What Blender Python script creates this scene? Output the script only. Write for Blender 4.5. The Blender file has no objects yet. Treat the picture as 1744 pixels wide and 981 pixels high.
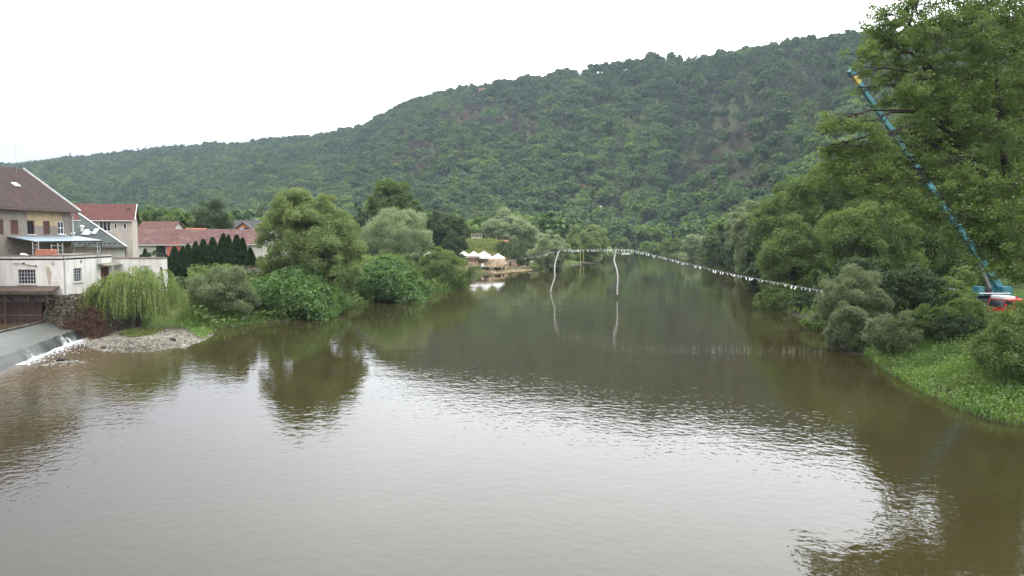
import bpy, math, random
import numpy as np
from mathutils import Vector, Matrix

SC = bpy.context.scene
COL = SC.collection
RS = np.random.RandomState

# ------------------------------------------------------------------ camera
H, FPX, HZ = 9.5, 1300.0, 400.0
TH = math.atan((490.5 - HZ) / FPX)
CT, ST = math.cos(TH), math.sin(TH)

def W(px, py, Y):
    """world point seen at photo pixel (px,py), Y metres ahead"""
    u = (px - 872) / FPX; v = -(py - 490.5) / FPX
    k = Y / (CT + v * ST)
    return Vector((u * k, Y, H + (-ST + v * CT) * k))

def G(px, py, z=0.0):
    u = (px - 872) / FPX; v = -(py - 490.5) / FPX
    k = (z - H) / (-ST + v * CT)
    return Vector((u * k, (CT + v * ST) * k, z))

cam = bpy.data.cameras.new('camera'); camo = bpy.data.objects.new('camera', cam); COL.objects.link(camo)
cam.sensor_width = 36; cam.lens = FPX / 1744 * 36; cam.clip_end = 12000; cam.clip_start = 0.2
camo.location = (0, 0, H); camo.rotation_euler = (math.pi / 2 - TH, 0, 0)
SC.camera = camo

# ------------------------------------------------------------------ helpers
ORG = {}
def link(o, parent=None):
    COL.objects.link(o)
    if parent is not None: o.parent = parent
    return o

def tag(o, label=None, cat=None, group=None, kind=None):
    if label: o['label'] = label
    if cat: o['category'] = cat
    if group: o['group'] = group
    if kind: o['kind'] = kind
    return o

def thing(name, label, cat, loc, group=None):
    o = bpy.data.objects.new(name, None); COL.objects.link(o)
    o.empty_display_size = 0.3
    o.location = loc
    ORG[o.name] = Vector(loc)
    return tag(o, label, cat, group)

def origin_of(o):
    while o.parent is not None: o = o.parent
    return ORG.get(o.name, Vector((0, 0, 0)))

class MB:
    def __init__(s): s.v = []; s.f = []
    def add(s, vs, fs):
        n = len(s.v); s.v += [tuple(v) for v in vs]; s.f += [tuple(i + n for i in f) for f in fs]; return s
    def quad(s, a, b, c, d): return s.add([a, b, c, d], [(0, 1, 2, 3)])
    def poly(s, pts): return s.add(pts, [tuple(range(len(pts)))])
    def box(s, c, sx, sy, sz, rz=0.0, M=None):
        R = Matrix.Rotation(rz, 3, 'Z') if M is None else M
        vs = [Vector(c) + R @ Vector((x * sx / 2, y * sy / 2, z * sz / 2)) for z in (-1, 1) for x, y in ((-1, -1), (1, -1), (1, 1), (-1, 1))]
        return s.add(vs, [(0, 3, 2, 1), (4, 5, 6, 7), (0, 1, 5, 4), (1, 2, 6, 5), (2, 3, 7, 6), (3, 0, 4, 7)])
    def bar(s, a, b, w, h=None):
        a, b = Vector(a), Vector(b); h = w if h is None else h
        d = (b - a); L = d.length; d.normalize()
        up = Vector((0, 0, 1)) if abs(d.z) < .99 else Vector((0, 1, 0))
        x = d.cross(up).normalized(); y = x.cross(d).normalized()
        vs = [p + x * (i * w / 2) + y * (j * h / 2) for p in (a, b) for i, j in ((-1, -1), (1, -1), (1, 1), (-1, 1))]
        return s.add(vs, [(0, 3, 2, 1), (4, 5, 6, 7), (0, 1, 5, 4), (1, 2, 6, 5), (2, 3, 7, 6), (3, 0, 4, 7)])
    def tube(s, pts, rad, n=6):
        pts = [Vector(p) for p in pts]
        if not hasattr(rad, '__len__'): rad = [rad] * len(pts)
        rings = []; px = None
        for i, p in enumerate(pts):
            d = (pts[min(i + 1, len(pts) - 1)] - pts[max(i - 1, 0)])
            if d.length < 1e-9: d = Vector((0, 0, 1))
            d.normalize()
            ref = px if px is not None else (Vector((1, 0, 0)) if abs(d.x) < .9 else Vector((0, 1, 0)))
            x = (ref - d * ref.dot(d)); x.normalize(); y = d.cross(x); px = x
            rings.append([p + (x * math.cos(2 * math.pi * k / n) + y * math.sin(2 * math.pi * k / n)) * rad[i] for k in range(n)])
        vs = [v for r in rings for v in r]; fs = []
        for i in range(len(pts) - 1):
            for k in range(n):
                fs.append((i * n + k, i * n + (k + 1) % n, (i + 1) * n + (k + 1) % n, (i + 1) * n + k))
        fs.append(tuple(range(n))[::-1]); fs.append(tuple((len(pts) - 1) * n + k for k in range(n)))
        return s.add(vs, fs)
    def slab(s, pts, t):
        """polygon with thickness t below it"""
        pts = [Vector(p) for p in pts]; n = len(pts)
        nor = (pts[1] - pts[0]).cross(pts[2] - pts[0]).normalized()
        if nor.z < 0: pts = pts[::-1]; nor = -nor
        lo = [p - nor * t for p in pts]
        fs = [tuple(range(n)), tuple(range(n, 2 * n))[::-1]] + [(i, i + n, (i + 1) % n + n, (i + 1) % n) for i in range(n)]
        return s.add(pts + lo, fs)
    def wall(s, O, u, n, wd, hg, holes=(), rev=.18):
        """wall sheet with real openings and reveals; O corner, u along, n outward"""
        O, u, n = Vector(O), Vector(u), Vector(n); z = Vector((0, 0, 1))
        us = sorted({0, wd, *[h[0] for h in holes], *[h[2] for h in holes]})
        vs_ = sorted({0, hg, *[h[1] for h in holes], *[h[3] for h in holes]})
        P = lambda a, b, d=0: O + u * a + z * b - n * d
        for a, b in zip(us, us[1:]):
            for c, d in zip(vs_, vs_[1:]):
                m, k = (a + b) / 2, (c + d) / 2
                if any(h[0] < m < h[2] and h[1] < k < h[3] for h in holes): continue
                s.quad(P(a, c), P(b, c), P(b, d), P(a, d))
        for a, c, b, d in [h[:4] for h in holes]:
            s.quad(P(a, c), P(b, c), P(b, c, rev), P(a, c, rev)); s.quad(P(a, d), P(a, d, rev), P(b, d, rev), P(b, d))
            s.quad(P(a, c), P(a, c, rev), P(a, d, rev), P(a, d)); s.quad(P(b, c), P(b, d), P(b, d, rev), P(b, c, rev))
        return s
    def build(s, name, mat, parent=None, smooth=False, up=None):
        me = bpy.data.meshes.new(name)
        o0 = origin_of(parent) if parent is not None else Vector((0, 0, 0))
        me.from_pydata([(v[0] - o0.x, v[1] - o0.y, v[2] - o0.z) for v in s.v], [], s.f); me.update()
        if mat: me.materials.append(mat)
        if smooth: me.polygons.foreach_set('use_smooth', [True] * len(me.polygons))
        o = bpy.data.objects.new(name, me)
        return link(o, parent)

def np_mesh(name, V, F, mat=None, attrs=None, smooth=False):
    """V (n,3), F (m,k)"""
    V = np.asarray(V, np.float32); F = np.asarray(F, np.int32); m, k = F.shape
    me = bpy.data.meshes.new(name)
    me.vertices.add(len(V)); me.vertices.foreach_set('co', V.ravel())
    me.loops.add(m * k); me.loops.foreach_set('vertex_index', F.ravel())
    me.polygons.add(m); me.polygons.foreach_set('loop_start', np.arange(0, m * k, k, dtype=np.int32))
    try: me.polygons.foreach_set('loop_total', np.full(m, k, np.int32))
    except Exception: pass
    if smooth: me.polygons.foreach_set('use_smooth', np.ones(m, bool))
    for an, (dom, vals) in (attrs or {}).items():
        a = me.attributes.new(an, 'FLOAT', dom); a.data.foreach_set('value', np.asarray(vals, np.float32))
    if mat: me.materials.append(mat)
    me.update(calc_edges=True); me.validate()
    return me

def mesh_obj(name, me, parent=None, loc=None):
    o = bpy.data.objects.new(name, me); link(o, parent)
    if loc is not None: o.location = loc
    return o

def nrm(a): return a / np.maximum(np.linalg.norm(a, axis=-1, keepdims=True), 1e-9)

def ss(a, b, x):
    t = np.clip((x - a) / (b - a), 0, 1); return t * t * (3 - 2 * t)

def vnoise(x, y, seed=0):
    """smooth value noise"""
    x = np.asarray(x, float); y = np.asarray(y, float)
    xi = np.floor(x).astype(np.int64); yi = np.floor(y).astype(np.int64); fx = x - xi; fy = y - yi
    def h(a, b):
        n = (a * 374761393 + b * 668265263 + seed * 1274126177) & 0x7fffffff
        n = ((n ^ (n >> 13)) * 1103515245) & 0x7fffffff
        return ((n ^ (n >> 16)) & 0xffff) / 65535.0
    fx = fx * fx * (3 - 2 * fx); fy = fy * fy * (3 - 2 * fy)
    return (h(xi, yi) * (1 - fx) + h(xi + 1, yi) * fx) * (1 - fy) + (h(xi, yi + 1) * (1 - fx) + h(xi + 1, yi + 1) * fx) * fy

# ------------------------------------------------------------------ materials
class NT:
    def __init__(s, name):
        s.m = bpy.data.materials.new(name); s.m.use_nodes = True; s.t = s.m.node_tree; s.t.nodes.clear()
        s.out = s.n('ShaderNodeOutputMaterial')
    def n(s, typ, **kw):
        nd = s.t.nodes.new(typ)
        for k, v in kw.items():
            if hasattr(nd, k) and not k[0].isupper(): setattr(nd, k, v)
            else: nd.inputs[k.replace('_', ' ')].default_value = v
        return nd
    def l(s, a, b): s.t.links.new(a, b)
    def mix(s, fac, a, b, mode='MIX'):
        m = s.n('ShaderNodeMix', data_type='RGBA', blend_type=mode)
        for sock, val in ((m.inputs[0], fac), (m.inputs[6], a), (m.inputs[7], b)):
            if isinstance(val, bpy.types.NodeSocket): s.l(val, sock)
            elif isinstance(val, (tuple, list)): sock.default_value = (*val[:3], 1)
            else: sock.default_value = val
        return m.outputs[2]
    def ramp(s, src, stops):
        r = s.n('ShaderNodeValToRGB'); e = r.color_ramp.elements
        while len(e) < len(stops): e.new(.5)
        for i, (p, c) in enumerate(stops):
            e[i].position = p; e[i].color = (*c, 1) if isinstance(c, (tuple, list)) else (c, c, c, 1)
        s.l(src, r.inputs[0]); return r.outputs[0]
    def coords(s, kind='Object', scale=(1, 1, 1), rot=(0, 0, 0)):
        tc = s.n('ShaderNodeTexCoord'); mp = s.n('ShaderNodeMapping')
        mp.inputs['Scale'].default_value = scale; mp.inputs['Rotation'].default_value = rot
        s.l(tc.outputs[kind], mp.inputs[0]); return mp.outputs[0]
    def noise(s, vec, scale, detail=4, rough=.55, dist=0.0):
        n = s.n('ShaderNodeTexNoise'); n.inputs['Scale'].default_value = scale; n.inputs['Detail'].default_value = detail
        n.inputs['Roughness'].default_value = rough; n.inputs['Distortion'].default_value = dist
        if vec is not None: s.l(vec, n.inputs['Vector'])
        return n.outputs['Fac']
    def math(s, op, a, b=0.0, clamp=False):
        m = s.n('ShaderNodeMath', operation=op, use_clamp=clamp)
        for i, v in enumerate((a, b)):
            if isinstance(v, bpy.types.NodeSocket): s.l(v, m.inputs[i])
            else: m.inputs[i].default_value = v
        return m.outputs[0]
    def bump(s, h, strength=.4, dist=.05):
        b = s.n('ShaderNodeBump'); b.inputs['Strength'].default_value = strength; b.inputs['Distance'].default_value = dist
        s.l(h, b.inputs['Height']); return b.outputs[0]
    def principled(s, col, rough=.8, spec=.3, normal=None, metal=0.0):
        p = s.n('ShaderNodeBsdfPrincipled')
        if isinstance(col, bpy.types.NodeSocket): s.l(col, p.inputs['Base Color'])
        else: p.inputs['Base Color'].default_value = (*col, 1)
        if isinstance(rough, bpy.types.NodeSocket): s.l(rough, p.inputs['Roughness'])
        else: p.inputs['Roughness'].default_value = rough
        p.inputs['Specular IOR Level'].default_value = spec; p.inputs['Metallic'].default_value = metal
        if normal is not None: s.l(normal, p.inputs['Normal'])
        s.l(p.outputs[0], s.out.inputs['Surface']); return p

def simple(name, col, rough=.7, var=.25, scale=2.0, spec=.3, bump=0.0, metal=0.0, dirt=None, dscale=.6):
    """plain material with a worn, uneven colour"""
    t = NT(name); v = t.coords()
    n = t.noise(v, scale, 6, .65)
    c = t.ramp(n, [(.25, tuple(x * (1 - var) for x in col)), (.75, tuple(min(1, x * (1 + var)) for x in col))])
    if dirt:
        d = t.noise(v, dscale, 5, .7)
        c = t.mix(t.ramp(d, [(.5, 0), (.72, .85)]), c, dirt)
    nm = t.bump(t.noise(v, scale * 6, 4), .5, bump) if bump else None
    t.principled(c, rough, spec, nm, metal)
    return t.m

def leaf_mat(name, dark, light, trans=.35, gloss=.06, nscale=.35, inst=False):
    t = NT(name)
    a = t.n('ShaderNodeAttribute'); a.attribute_name = 'tint'
    v = t.coords()
    n = t.noise(v, nscale, 3, .6)
    f = t.math('ADD', t.math('MULTIPLY', a.outputs['Fac'], .6), t.math('MULTIPLY', t.math('SUBTRACT', n, .3), 1.0), clamp=True)
    c = t.mix(f, dark, light)
    if inst:
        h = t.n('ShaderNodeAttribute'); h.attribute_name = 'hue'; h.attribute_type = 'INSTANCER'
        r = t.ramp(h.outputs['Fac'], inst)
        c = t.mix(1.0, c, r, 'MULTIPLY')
    d = t.n('ShaderNodeBsdfDiffuse'); tr = t.n('ShaderNodeBsdfTranslucent'); g = t.n('ShaderNodeBsdfGlossy'); g.inputs['Roughness'].default_value = .45
    t.l(c, d.inputs['Color'])
    hs = t.n('ShaderNodeHueSaturation'); hs.inputs['Hue'].default_value = .485; hs.inputs['Saturation'].default_value = 1.1; hs.inputs['Value'].default_value = 1.15
    t.l(c, hs.inputs['Color']); t.l(hs.outputs[0], tr.inputs['Color'])
    m1 = t.n('ShaderNodeMixShader'); m1.inputs[0].default_value = trans; t.l(d.outputs[0], m1.inputs[1]); t.l(tr.outputs[0], m1.inputs[2])
    m2 = t.n('ShaderNodeMixShader'); m2.inputs[0].default_value = gloss; t.l(m1.outputs[0], m2.inputs[1]); t.l(g.outputs[0], m2.inputs[2])
    t.l(m2.outputs[0], t.out.inputs['Surface'])
    return t.m

# ------------------------------------------------------------------ foliage
def leaf_geo(c, ax, nor, L, Wd):
    """rhombic leaves folded a little along the midrib: returns V, F(quads)"""
    ax = nrm(ax); side = nrm(np.cross(ax, nor)); up = np.cross(side, ax)
    L = np.broadcast_to(np.asarray(L, float).reshape(-1, 1), (len(c), 1)); Wd = np.broadcast_to(np.asarray(Wd, float).reshape(-1, 1), (len(c), 1))
    V = np.stack([c - ax * L / 2, c + side * Wd / 2 + up * Wd * .18, c + ax * L / 2, c - side * Wd / 2 + up * Wd * .18], 1).reshape(-1, 3)
    F = np.arange(len(c) * 4).reshape(-1, 4)
    return V, F

def clumps(rng, lobes, sub=14, fill=60, size=.18, aspect=.55, subr=.40, low=-.55, spread=.7, upb=.35, flat=.85, droop=0.0, cull=.62):
    """leaf centres / axes / normals / tint for a crown made of lobes -> sub lobes -> leaves"""
    LB = np.array(lobes, float); Cs, Ns, As, Ts = [], [], [], []
    mean = np.mean(LB[:, 3])
    for lb in LB:
        c0, r0 = lb[:3], lb[3:6]
        k = max(4, int(sub * (np.mean(r0) / mean) ** 2))
        d = nrm(rng.normal(size=(k * 3, 3))); d = d[d[:, 2] > low][:k]
        sc = c0 + d * r0 * rng.uniform(.62, 1.0, (len(d), 1))
        sr = np.mean(r0) * subr * rng.uniform(.65, 1.35, len(d))
        for p, r, dd in zip(sc, sr, d):
            nf = max(6, int(fill * (r / (mean * subr)) ** 2 * rng.uniform(.7, 1.2)))
            e = nrm(rng.normal(size=(nf, 3)) + dd * .45 + np.array([0, 0, .25]))
            q = p + e * (r * (.30 + 1.0 * rng.beta(2.0, 1.7, (nf, 1)))) * np.array([1, 1, flat])
            Cs.append(q); Ns.append(nrm(e * spread + rng.normal(size=(nf, 3)) * .55 + np.array([0, 0, upb])))
            As.append(nrm(rng.normal(size=(nf, 3)) + e * .5 + np.array([0, 0, -droop])))
            Ts.append(np.clip(rng.uniform(.0, .55) + rng.uniform(0, .45, nf), 0, 1))
    C, N, A, T = map(np.concatenate, (Cs, Ns, As, Ts))
    if cull:
        keep = np.ones(len(C), bool)
        for lb in LB:
            keep &= (((C - lb[:3]) / lb[3:6]) ** 2).sum(1) > cull ** 2
        keep |= rng.uniform(size=len(C)) < .06
        C, N, A, T = C[keep], N[keep], A[keep], T[keep]
    L = size * rng.uniform(.65, 1.35, len(C))
    V, F = leaf_geo(C, A, N, L, L * aspect)
    return V, F, T

def envelope_lobes(rng, w, h, base, n, shape=0.0, r=.3, dep=None):
    """lobes filling an egg of width w, from height base to h; shape>0 = wider low, <0 = wider high"""
    dep = w if dep is None else dep
    out = []; tries = 0
    while len(out) < n and tries < 4000:
        tries += 1
        d = nrm(rng.normal(size=3)); rr = rng.uniform(.15, 1) ** .5
        zz = d[2] * rr; wd = 1 - shape * zz * .6
        rad = r * rng.uniform(.7, 1.25)
        lim = 1 - rad
        p = np.array([d[0] * rr * lim * w / 2 * wd, d[1] * rr * lim * dep / 2 * wd, base + (h - base) * (.5 + .5 * zz * lim)])
        if any(np.linalg.norm((p - q[:3]) / [w, dep, h - base]) < r * .38 for q in out): continue
        out.append((*p, rad * w / 2, rad * dep / 2, rad * (h - base) / 2 * (.95 if h - base < w else .8)))
    return out

def limbs(rng, lobes, trunk_h, r0, base_z=-.3, lean=(0, 0), twigs=2):
    """tapered trunk and a limb into every lobe"""
    mb = MB(); top = Vector((lean[0], lean[1], trunk_h))
    zmax = max(l[2] for l in lobes)
    k = 7; pts = []; rad = []
    tip = Vector((lean[0] * 1.4, lean[1] * 1.4, max(trunk_h * 1.05, zmax * .82)))
    for i in range(k):
        f = i / (k - 1); p = Vector((0, 0, base_z)).lerp(tip, f)
        p.x += math.sin(f * 5 + r0 * 9) * r0 * .7; p.y += math.cos(f * 4) * r0 * .5
        pts.append(p); rad.append(r0 * (1.35 if i == 0 else 1) * (1 - .8 * f))
    mb.tube(pts, rad, 8)
    for l in lobes:
        c = Vector(l[:3]); f = min(.95, max(.25, (trunk_h * .7 + (c.z - trunk_h) * .35) / max(tip.z, .1)))
        i = f * (k - 1); a = pts[int(i)].lerp(pts[min(int(i) + 1, k - 1)], i - int(i))
        m = a.lerp(c, .5) + Vector((rng.uniform(-.1, .1), rng.uniform(-.1, .1), .1)) * (c - a).length
        rr = r0 * .42 * (1 - .5 * f)
        mb.tube([a, a.lerp(m, .6), m, m.lerp(c, .6), c], [rr, rr * .8, rr * .62, rr * .45, rr * .25], 5)
        for _ in range(twigs):
            d = Vector(nrm(rng.normal(size=3) + np.array([0, 0, .4]))) ; e = c + Vector((d.x * l[3], d.y * l[4], d.z * l[5])) * .8
            s = m.lerp(c, rng.uniform(.3, 1))
            mb.tube([s, s.lerp(e, .5) + Vector((0, 0, .06)) * (e - s).length, e], [rr * .35, rr * .25, rr * .1], 4)
    return mb
# ------------------------------------------------------------------ river outline and ground height
def g2(px, py): p = G(px, py); return (p.x, p.y)
LEFT = [(-80, 71.6), (-41.2, 71.6), (-39.9, 70.4)] + [g2(*p) for p in
        [(150, 583), (160, 592), (200, 600), (262, 598), (312, 590), (345, 577), (366, 563), (430, 553), (500, 546), (560, 537), (600, 523),
         (650, 513), (720, 501), (790, 491), (808, 482), (812, 474), (825, 467), (870, 463), (920, 459), (960, 455), (1010, 449), (1030, 441), (1048, 434), (1060, 429.5)]]
FAR = [(92, 475), (135, 525), (230, 570), (300, 560), (300, 520), (200, 500), (140, 450), (100, 420)]
RIGHT = [g2(*p) for p in [(1100, 431), (1120, 433), (1160, 436), (1210, 441), (1245, 450), (1275, 466), (1292, 490), (1312, 520), (1350, 538), (1385, 550), (1402, 566),
         (1416, 592), (1440, 602), (1475, 605), (1500, 626), (1550, 657), (1620, 692), (1690, 718), (1744, 727), (1850, 752), (2100, 800)]] + [(60, 12)]
RIVER = np.array(LEFT + FAR + RIGHT + [(60, -60), (-80, -60)])

def seg_dist(x, y, pts, closed=False):
    d = np.full(x.shape, 1e9); P = list(pts)
    for a, b in zip(P, P[1:] + ([P[0]] if closed else [])) if closed else zip(P[:-1], P[1:]):
        ax, ay = a; bx, by = b; dx, dy = bx - ax, by - ay
        t = np.clip(((x - ax) * dx + (y - ay) * dy) / (dx * dx + dy * dy + 1e-12), 0, 1)
        d = np.minimum(d, (x - ax - t * dx) ** 2 + (y - ay - t * dy) ** 2)
    return np.sqrt(d)

def inside(x, y, poly):
    r = np.zeros(x.shape, bool); n = len(poly)
    for i in range(n):
        x1, y1 = poly[i]; x2, y2 = poly[(i + 1) % n]
        c = ((y1 > y) != (y2 > y)); r ^= c & (x < (x2 - x1) * (y - y1) / (y2 - y1 + 1e-12) + x1)
    return r

BAR = g2(262, 583); MOUND = (W(818, 410, 236).x, 236.0)
def sdist(x, y):
    d = seg_dist(x, y, RIVER, True); return np.where(inside(x, y, RIVER), -d, d)

SKYL = np.array([(-400, 312), (-100, 300), (35, 285), (120, 273), (200, 265), (330, 251), (400, 247), (470, 241), (560, 233), (600, 222), (640, 208), (700, 173), (760, 158), (830, 143),
        (900, 135), (960, 125), (1060, 108), (1100, 98), (1200, 98), (1260, 88), (1330, 76), (1420, 66), (1480, 60), (1600, 45), (1744, 40), (2200, 60)], float)
R_K = np.array([(-400, 1500), (0, 1450), (300, 1300), (640, 1120), (900, 950), (1100, 860), (1300, 780), (1500, 700), (1750, 640), (2200, 600)], float)
F_K = np.array([(-400, 560), (0, 560), (400, 570), (700, 520), (900, 500), (1050, 540), (1150, 520), (1300, 400), (1450, 320), (1750, 280), (2200, 260)], float)
ROCKS = [(705, 285, 55, 45), (880, 215, 45, 28), (1225, 290, 75, 40), (1005, 322, 50, 9), (1245, 240, 50, 50), (800, 200, 50, 25)]   # sparse patches (photo px)

def hill(x, y):
    y = np.maximum(y, 1.0); px = 872 + FPX * x / y * 1.0
    R = np.interp(px, R_K[:, 0], R_K[:, 1]); F = np.interp(px, F_K[:, 0], F_K[:, 1])
    ps = np.interp(px, SKYL[:, 0], SKYL[:, 1])
    top = H + R * ((-ST + (-(ps - 490.5) / FPX) * CT) / (CT + (-(ps - 490.5) / FPX) * ST)) - 7.0
    s = (y - F) / (R - F); sc = np.clip(s, 0, 1)
    z = (top - 3) * (.62 * sc + .38 * ss(0, 1, sc))
    gu = vnoise(px / 95.0, y / 900.0, 3) + .6 * vnoise(px / 41.0, y / 260.0, 5) - .8
    z = z + gu * 26 * 4 * sc * (1 - sc) + (vnoise(x / 24, y / 24, 8) - .5) * 5 * ss(0, .1, sc)
    over = np.clip(y - R, 0, None); z = np.where(over > 0, np.maximum(top - 3 - over * .35, 4), z)
    return np.where(s > 0, np.maximum(z, 0), 0), s, px

def ground(x, y):
    x = np.asarray(x, float); y = np.asarray(y, float)
    d = sdist(x, y)
    dl = seg_dist(x, y, LEFT); dr = seg_dist(x, y, RIGHT + FAR)
    left = ss(-6, 6, dr - dl)
    pl = 4.1 + (1.6 - 4.1) * ss(145, 182, y) + 1.0 * ss(260, 330, y)
    pr = 1.0 + np.clip(d, 0, 40) * .045 + .5 * ss(80, 200, y)
    plat = pl * left + pr * (1 - left)
    near = ss(14, 4, np.hypot(x + 46, y - 72))
    w = (15 - 13.6 * near) * left + (6 + 0 * d) * (1 - left)
    m = np.exp(-(((x + 34.0) / 9.5) ** 2 + ((y - 67.5) / 8.0) ** 2) ** 1.5)
    beach = ss(150, 180, y) * (1 - ss(230, 280, y)) * left
    de = np.clip(d - 11.0 * m - 3.0 * beach, 0, None)
    z = plat * ss(0, 1, de / w)
    z = z + (.16 + .30 * m + .15 * beach) * ss(0, 1.6 + 1.8 * m, d)
    z = z + 6.2 * np.exp(-(((x - MOUND[0]) / 15) ** 2 + ((y - MOUND[1]) / 16) ** 2) ** 1.3)
    z = z + (vnoise(x / 2.3, y / 2.3, 11) - .5) * .25 * ss(.5, 3, d) * (1 - .7 * m) + (vnoise(x / .7, y / .7, 12) - .5) * .06 * ss(.1, 1, d)
    z = np.where(d < 0, -1.3 * ss(0, 4, -d), z)
    hz_, s, px = hill(x, y)
    return z + hz_

def gz(x, y): return float(ground(np.array([x]), np.array([y]))[0])

# ground sheet in (x/y, y) spacing so that detail follows distance
tt = np.concatenate([np.linspace(-1.8, -.84, 16), np.linspace(-.8, .8, 460), np.linspace(.84, 1.8, 16)])
yy = np.concatenate([[4.0], np.geomspace(9, 2600, 430)])
T_, Y_ = np.meshgrid(tt, yy); X_ = T_ * Y_
Z_ = ground(X_, Y_); hh, ssn, _ = hill(X_, Y_)
nr, nc = X_.shape; idx = np.arange(nr * nc).reshape(nr, nc)
Q = np.stack([idx[:-1, :-1], idx[:-1, 1:], idx[1:, 1:], idx[1:, :-1]], -1).reshape(-1, 4)
hillf = (ssn[:-1, :-1] > .0).reshape(-1)
VV = np.stack([X_, Y_, Z_], -1).reshape(-1, 3)

def ground_material():
    t = NT('ground_soil'); v = t.coords()
    n1 = t.noise(v, .18, 5, .6); n2 = t.noise(v, 2.2, 5, .7)
    grass = t.ramp(n2, [(.3, (.030, .055, .012)), (.7, (.075, .115, .025))])
    dry = t.ramp(n2, [(.3, (.10, .10, .035)), (.7, (.17, .16, .06))])
    soil = t.ramp(n2, [(.3, (.022, .019, .011)), (.7, (.062, .052, .034))])
    c = t.mix(t.ramp(n1, [(.52, 0), (.68, .7)]), grass, dry)
    ge = t.n('ShaderNodeNewGeometry'); sx = t.n('ShaderNodeSeparateXYZ'); t.l(ge.outputs['Position'], sx.inputs[0])
    lowz = t.ramp(t.math('ADD', t.math('MULTIPLY', sx.outputs['Z'], 1.0), t.math('MULTIPLY', n2, .5)), [(.42, 1), (.75, 0)])
    c = t.mix(lowz, c, soil)
    # bare sand of the riverside beach
    bx = t.math('MULTIPLY', t.math('ABSOLUTE', t.math('SUBTRACT', sx.outputs['X'], -7.0)), 1 / 13.0)
    by = t.math('MULTIPLY', t.math('ABSOLUTE', t.math('SUBTRACT', sx.outputs['Y'], 205.0)), 1 / 16.0)
    bm = t.math('ADD', t.math('ADD', t.math('POWER', bx, 4), t.math('POWER', by, 4)), t.math('MULTIPLY', t.math('SUBTRACT', n1, .5), .9))
    c = t.mix(t.ramp(bm, [(.8, 1), (1.0, 0)]), c, t.ramp(n2, [(.3, (.26, .17, .115)), (.7, (.38, .27, .19))]))
    t.principled(c, .95, .1, t.bump(n2, .5, .1)); return t.m

def hill_material():
    t = NT('hill_soil'); v = t.coords()
    n1 = t.noise(v, .05, 5, .65); n2 = t.noise(v, .5, 5, .7)
    rock = t.ramp(n2, [(.3, (.026, .026, .017)), (.55, (.052, .041, .031)), (.75, (.085, .066, .052))])
    soil = t.ramp(n2, [(.3, (.035, .05, .02)), (.7, (.075, .08, .035))])
    a = t.n('ShaderNodeAttribute'); a.attribute_name = 'bare'
    c = t.mix(t.ramp(t.math('ADD', a.outputs['Fac'], t.math('MULTIPLY', t.math('SUBTRACT', n1, .5), 1.2)), [(.50, 0), (.95, .9)]), soil, rock)
    t.principled(c, .95, .1, t.bump(n2, .8, 1.0)); return t.m

def used(F):
    u = np.unique(F); mp = np.zeros(F.max() + 1, np.int64); mp[u] = np.arange(len(u)); return u, mp[F]

def screen(x, y, z):
    """photo pixel of world points"""
    f = y * CT - (z - H) * ST; up = y * ST + (z - H) * CT
    return 872 + FPX * x / f, 490.5 - FPX * up / f

def bare(x, y, z):
    px, py = screen(x, y, z); b = np.zeros(x.shape)
    for cx, cy, rx, ry in ROCKS: b = np.maximum(b, np.exp(-(((px - cx) / rx) ** 2 + ((py - cy) / ry) ** 2)))
    return b
u_, F_ = used(Q[~hillf]); o = mesh_obj('ground', np_mesh('ground', VV[u_], F_, ground_material(), smooth=True)); tag(o, kind='structure')
u_, F_ = used(Q[hillf]); o = mesh_obj('hills', np_mesh('hills', VV[u_], F_, hill_material(), {'bare': ('POINT', bare(VV[u_, 0], VV[u_, 1], VV[u_, 2]))}, smooth=True)); tag(o, kind='structure')

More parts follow.
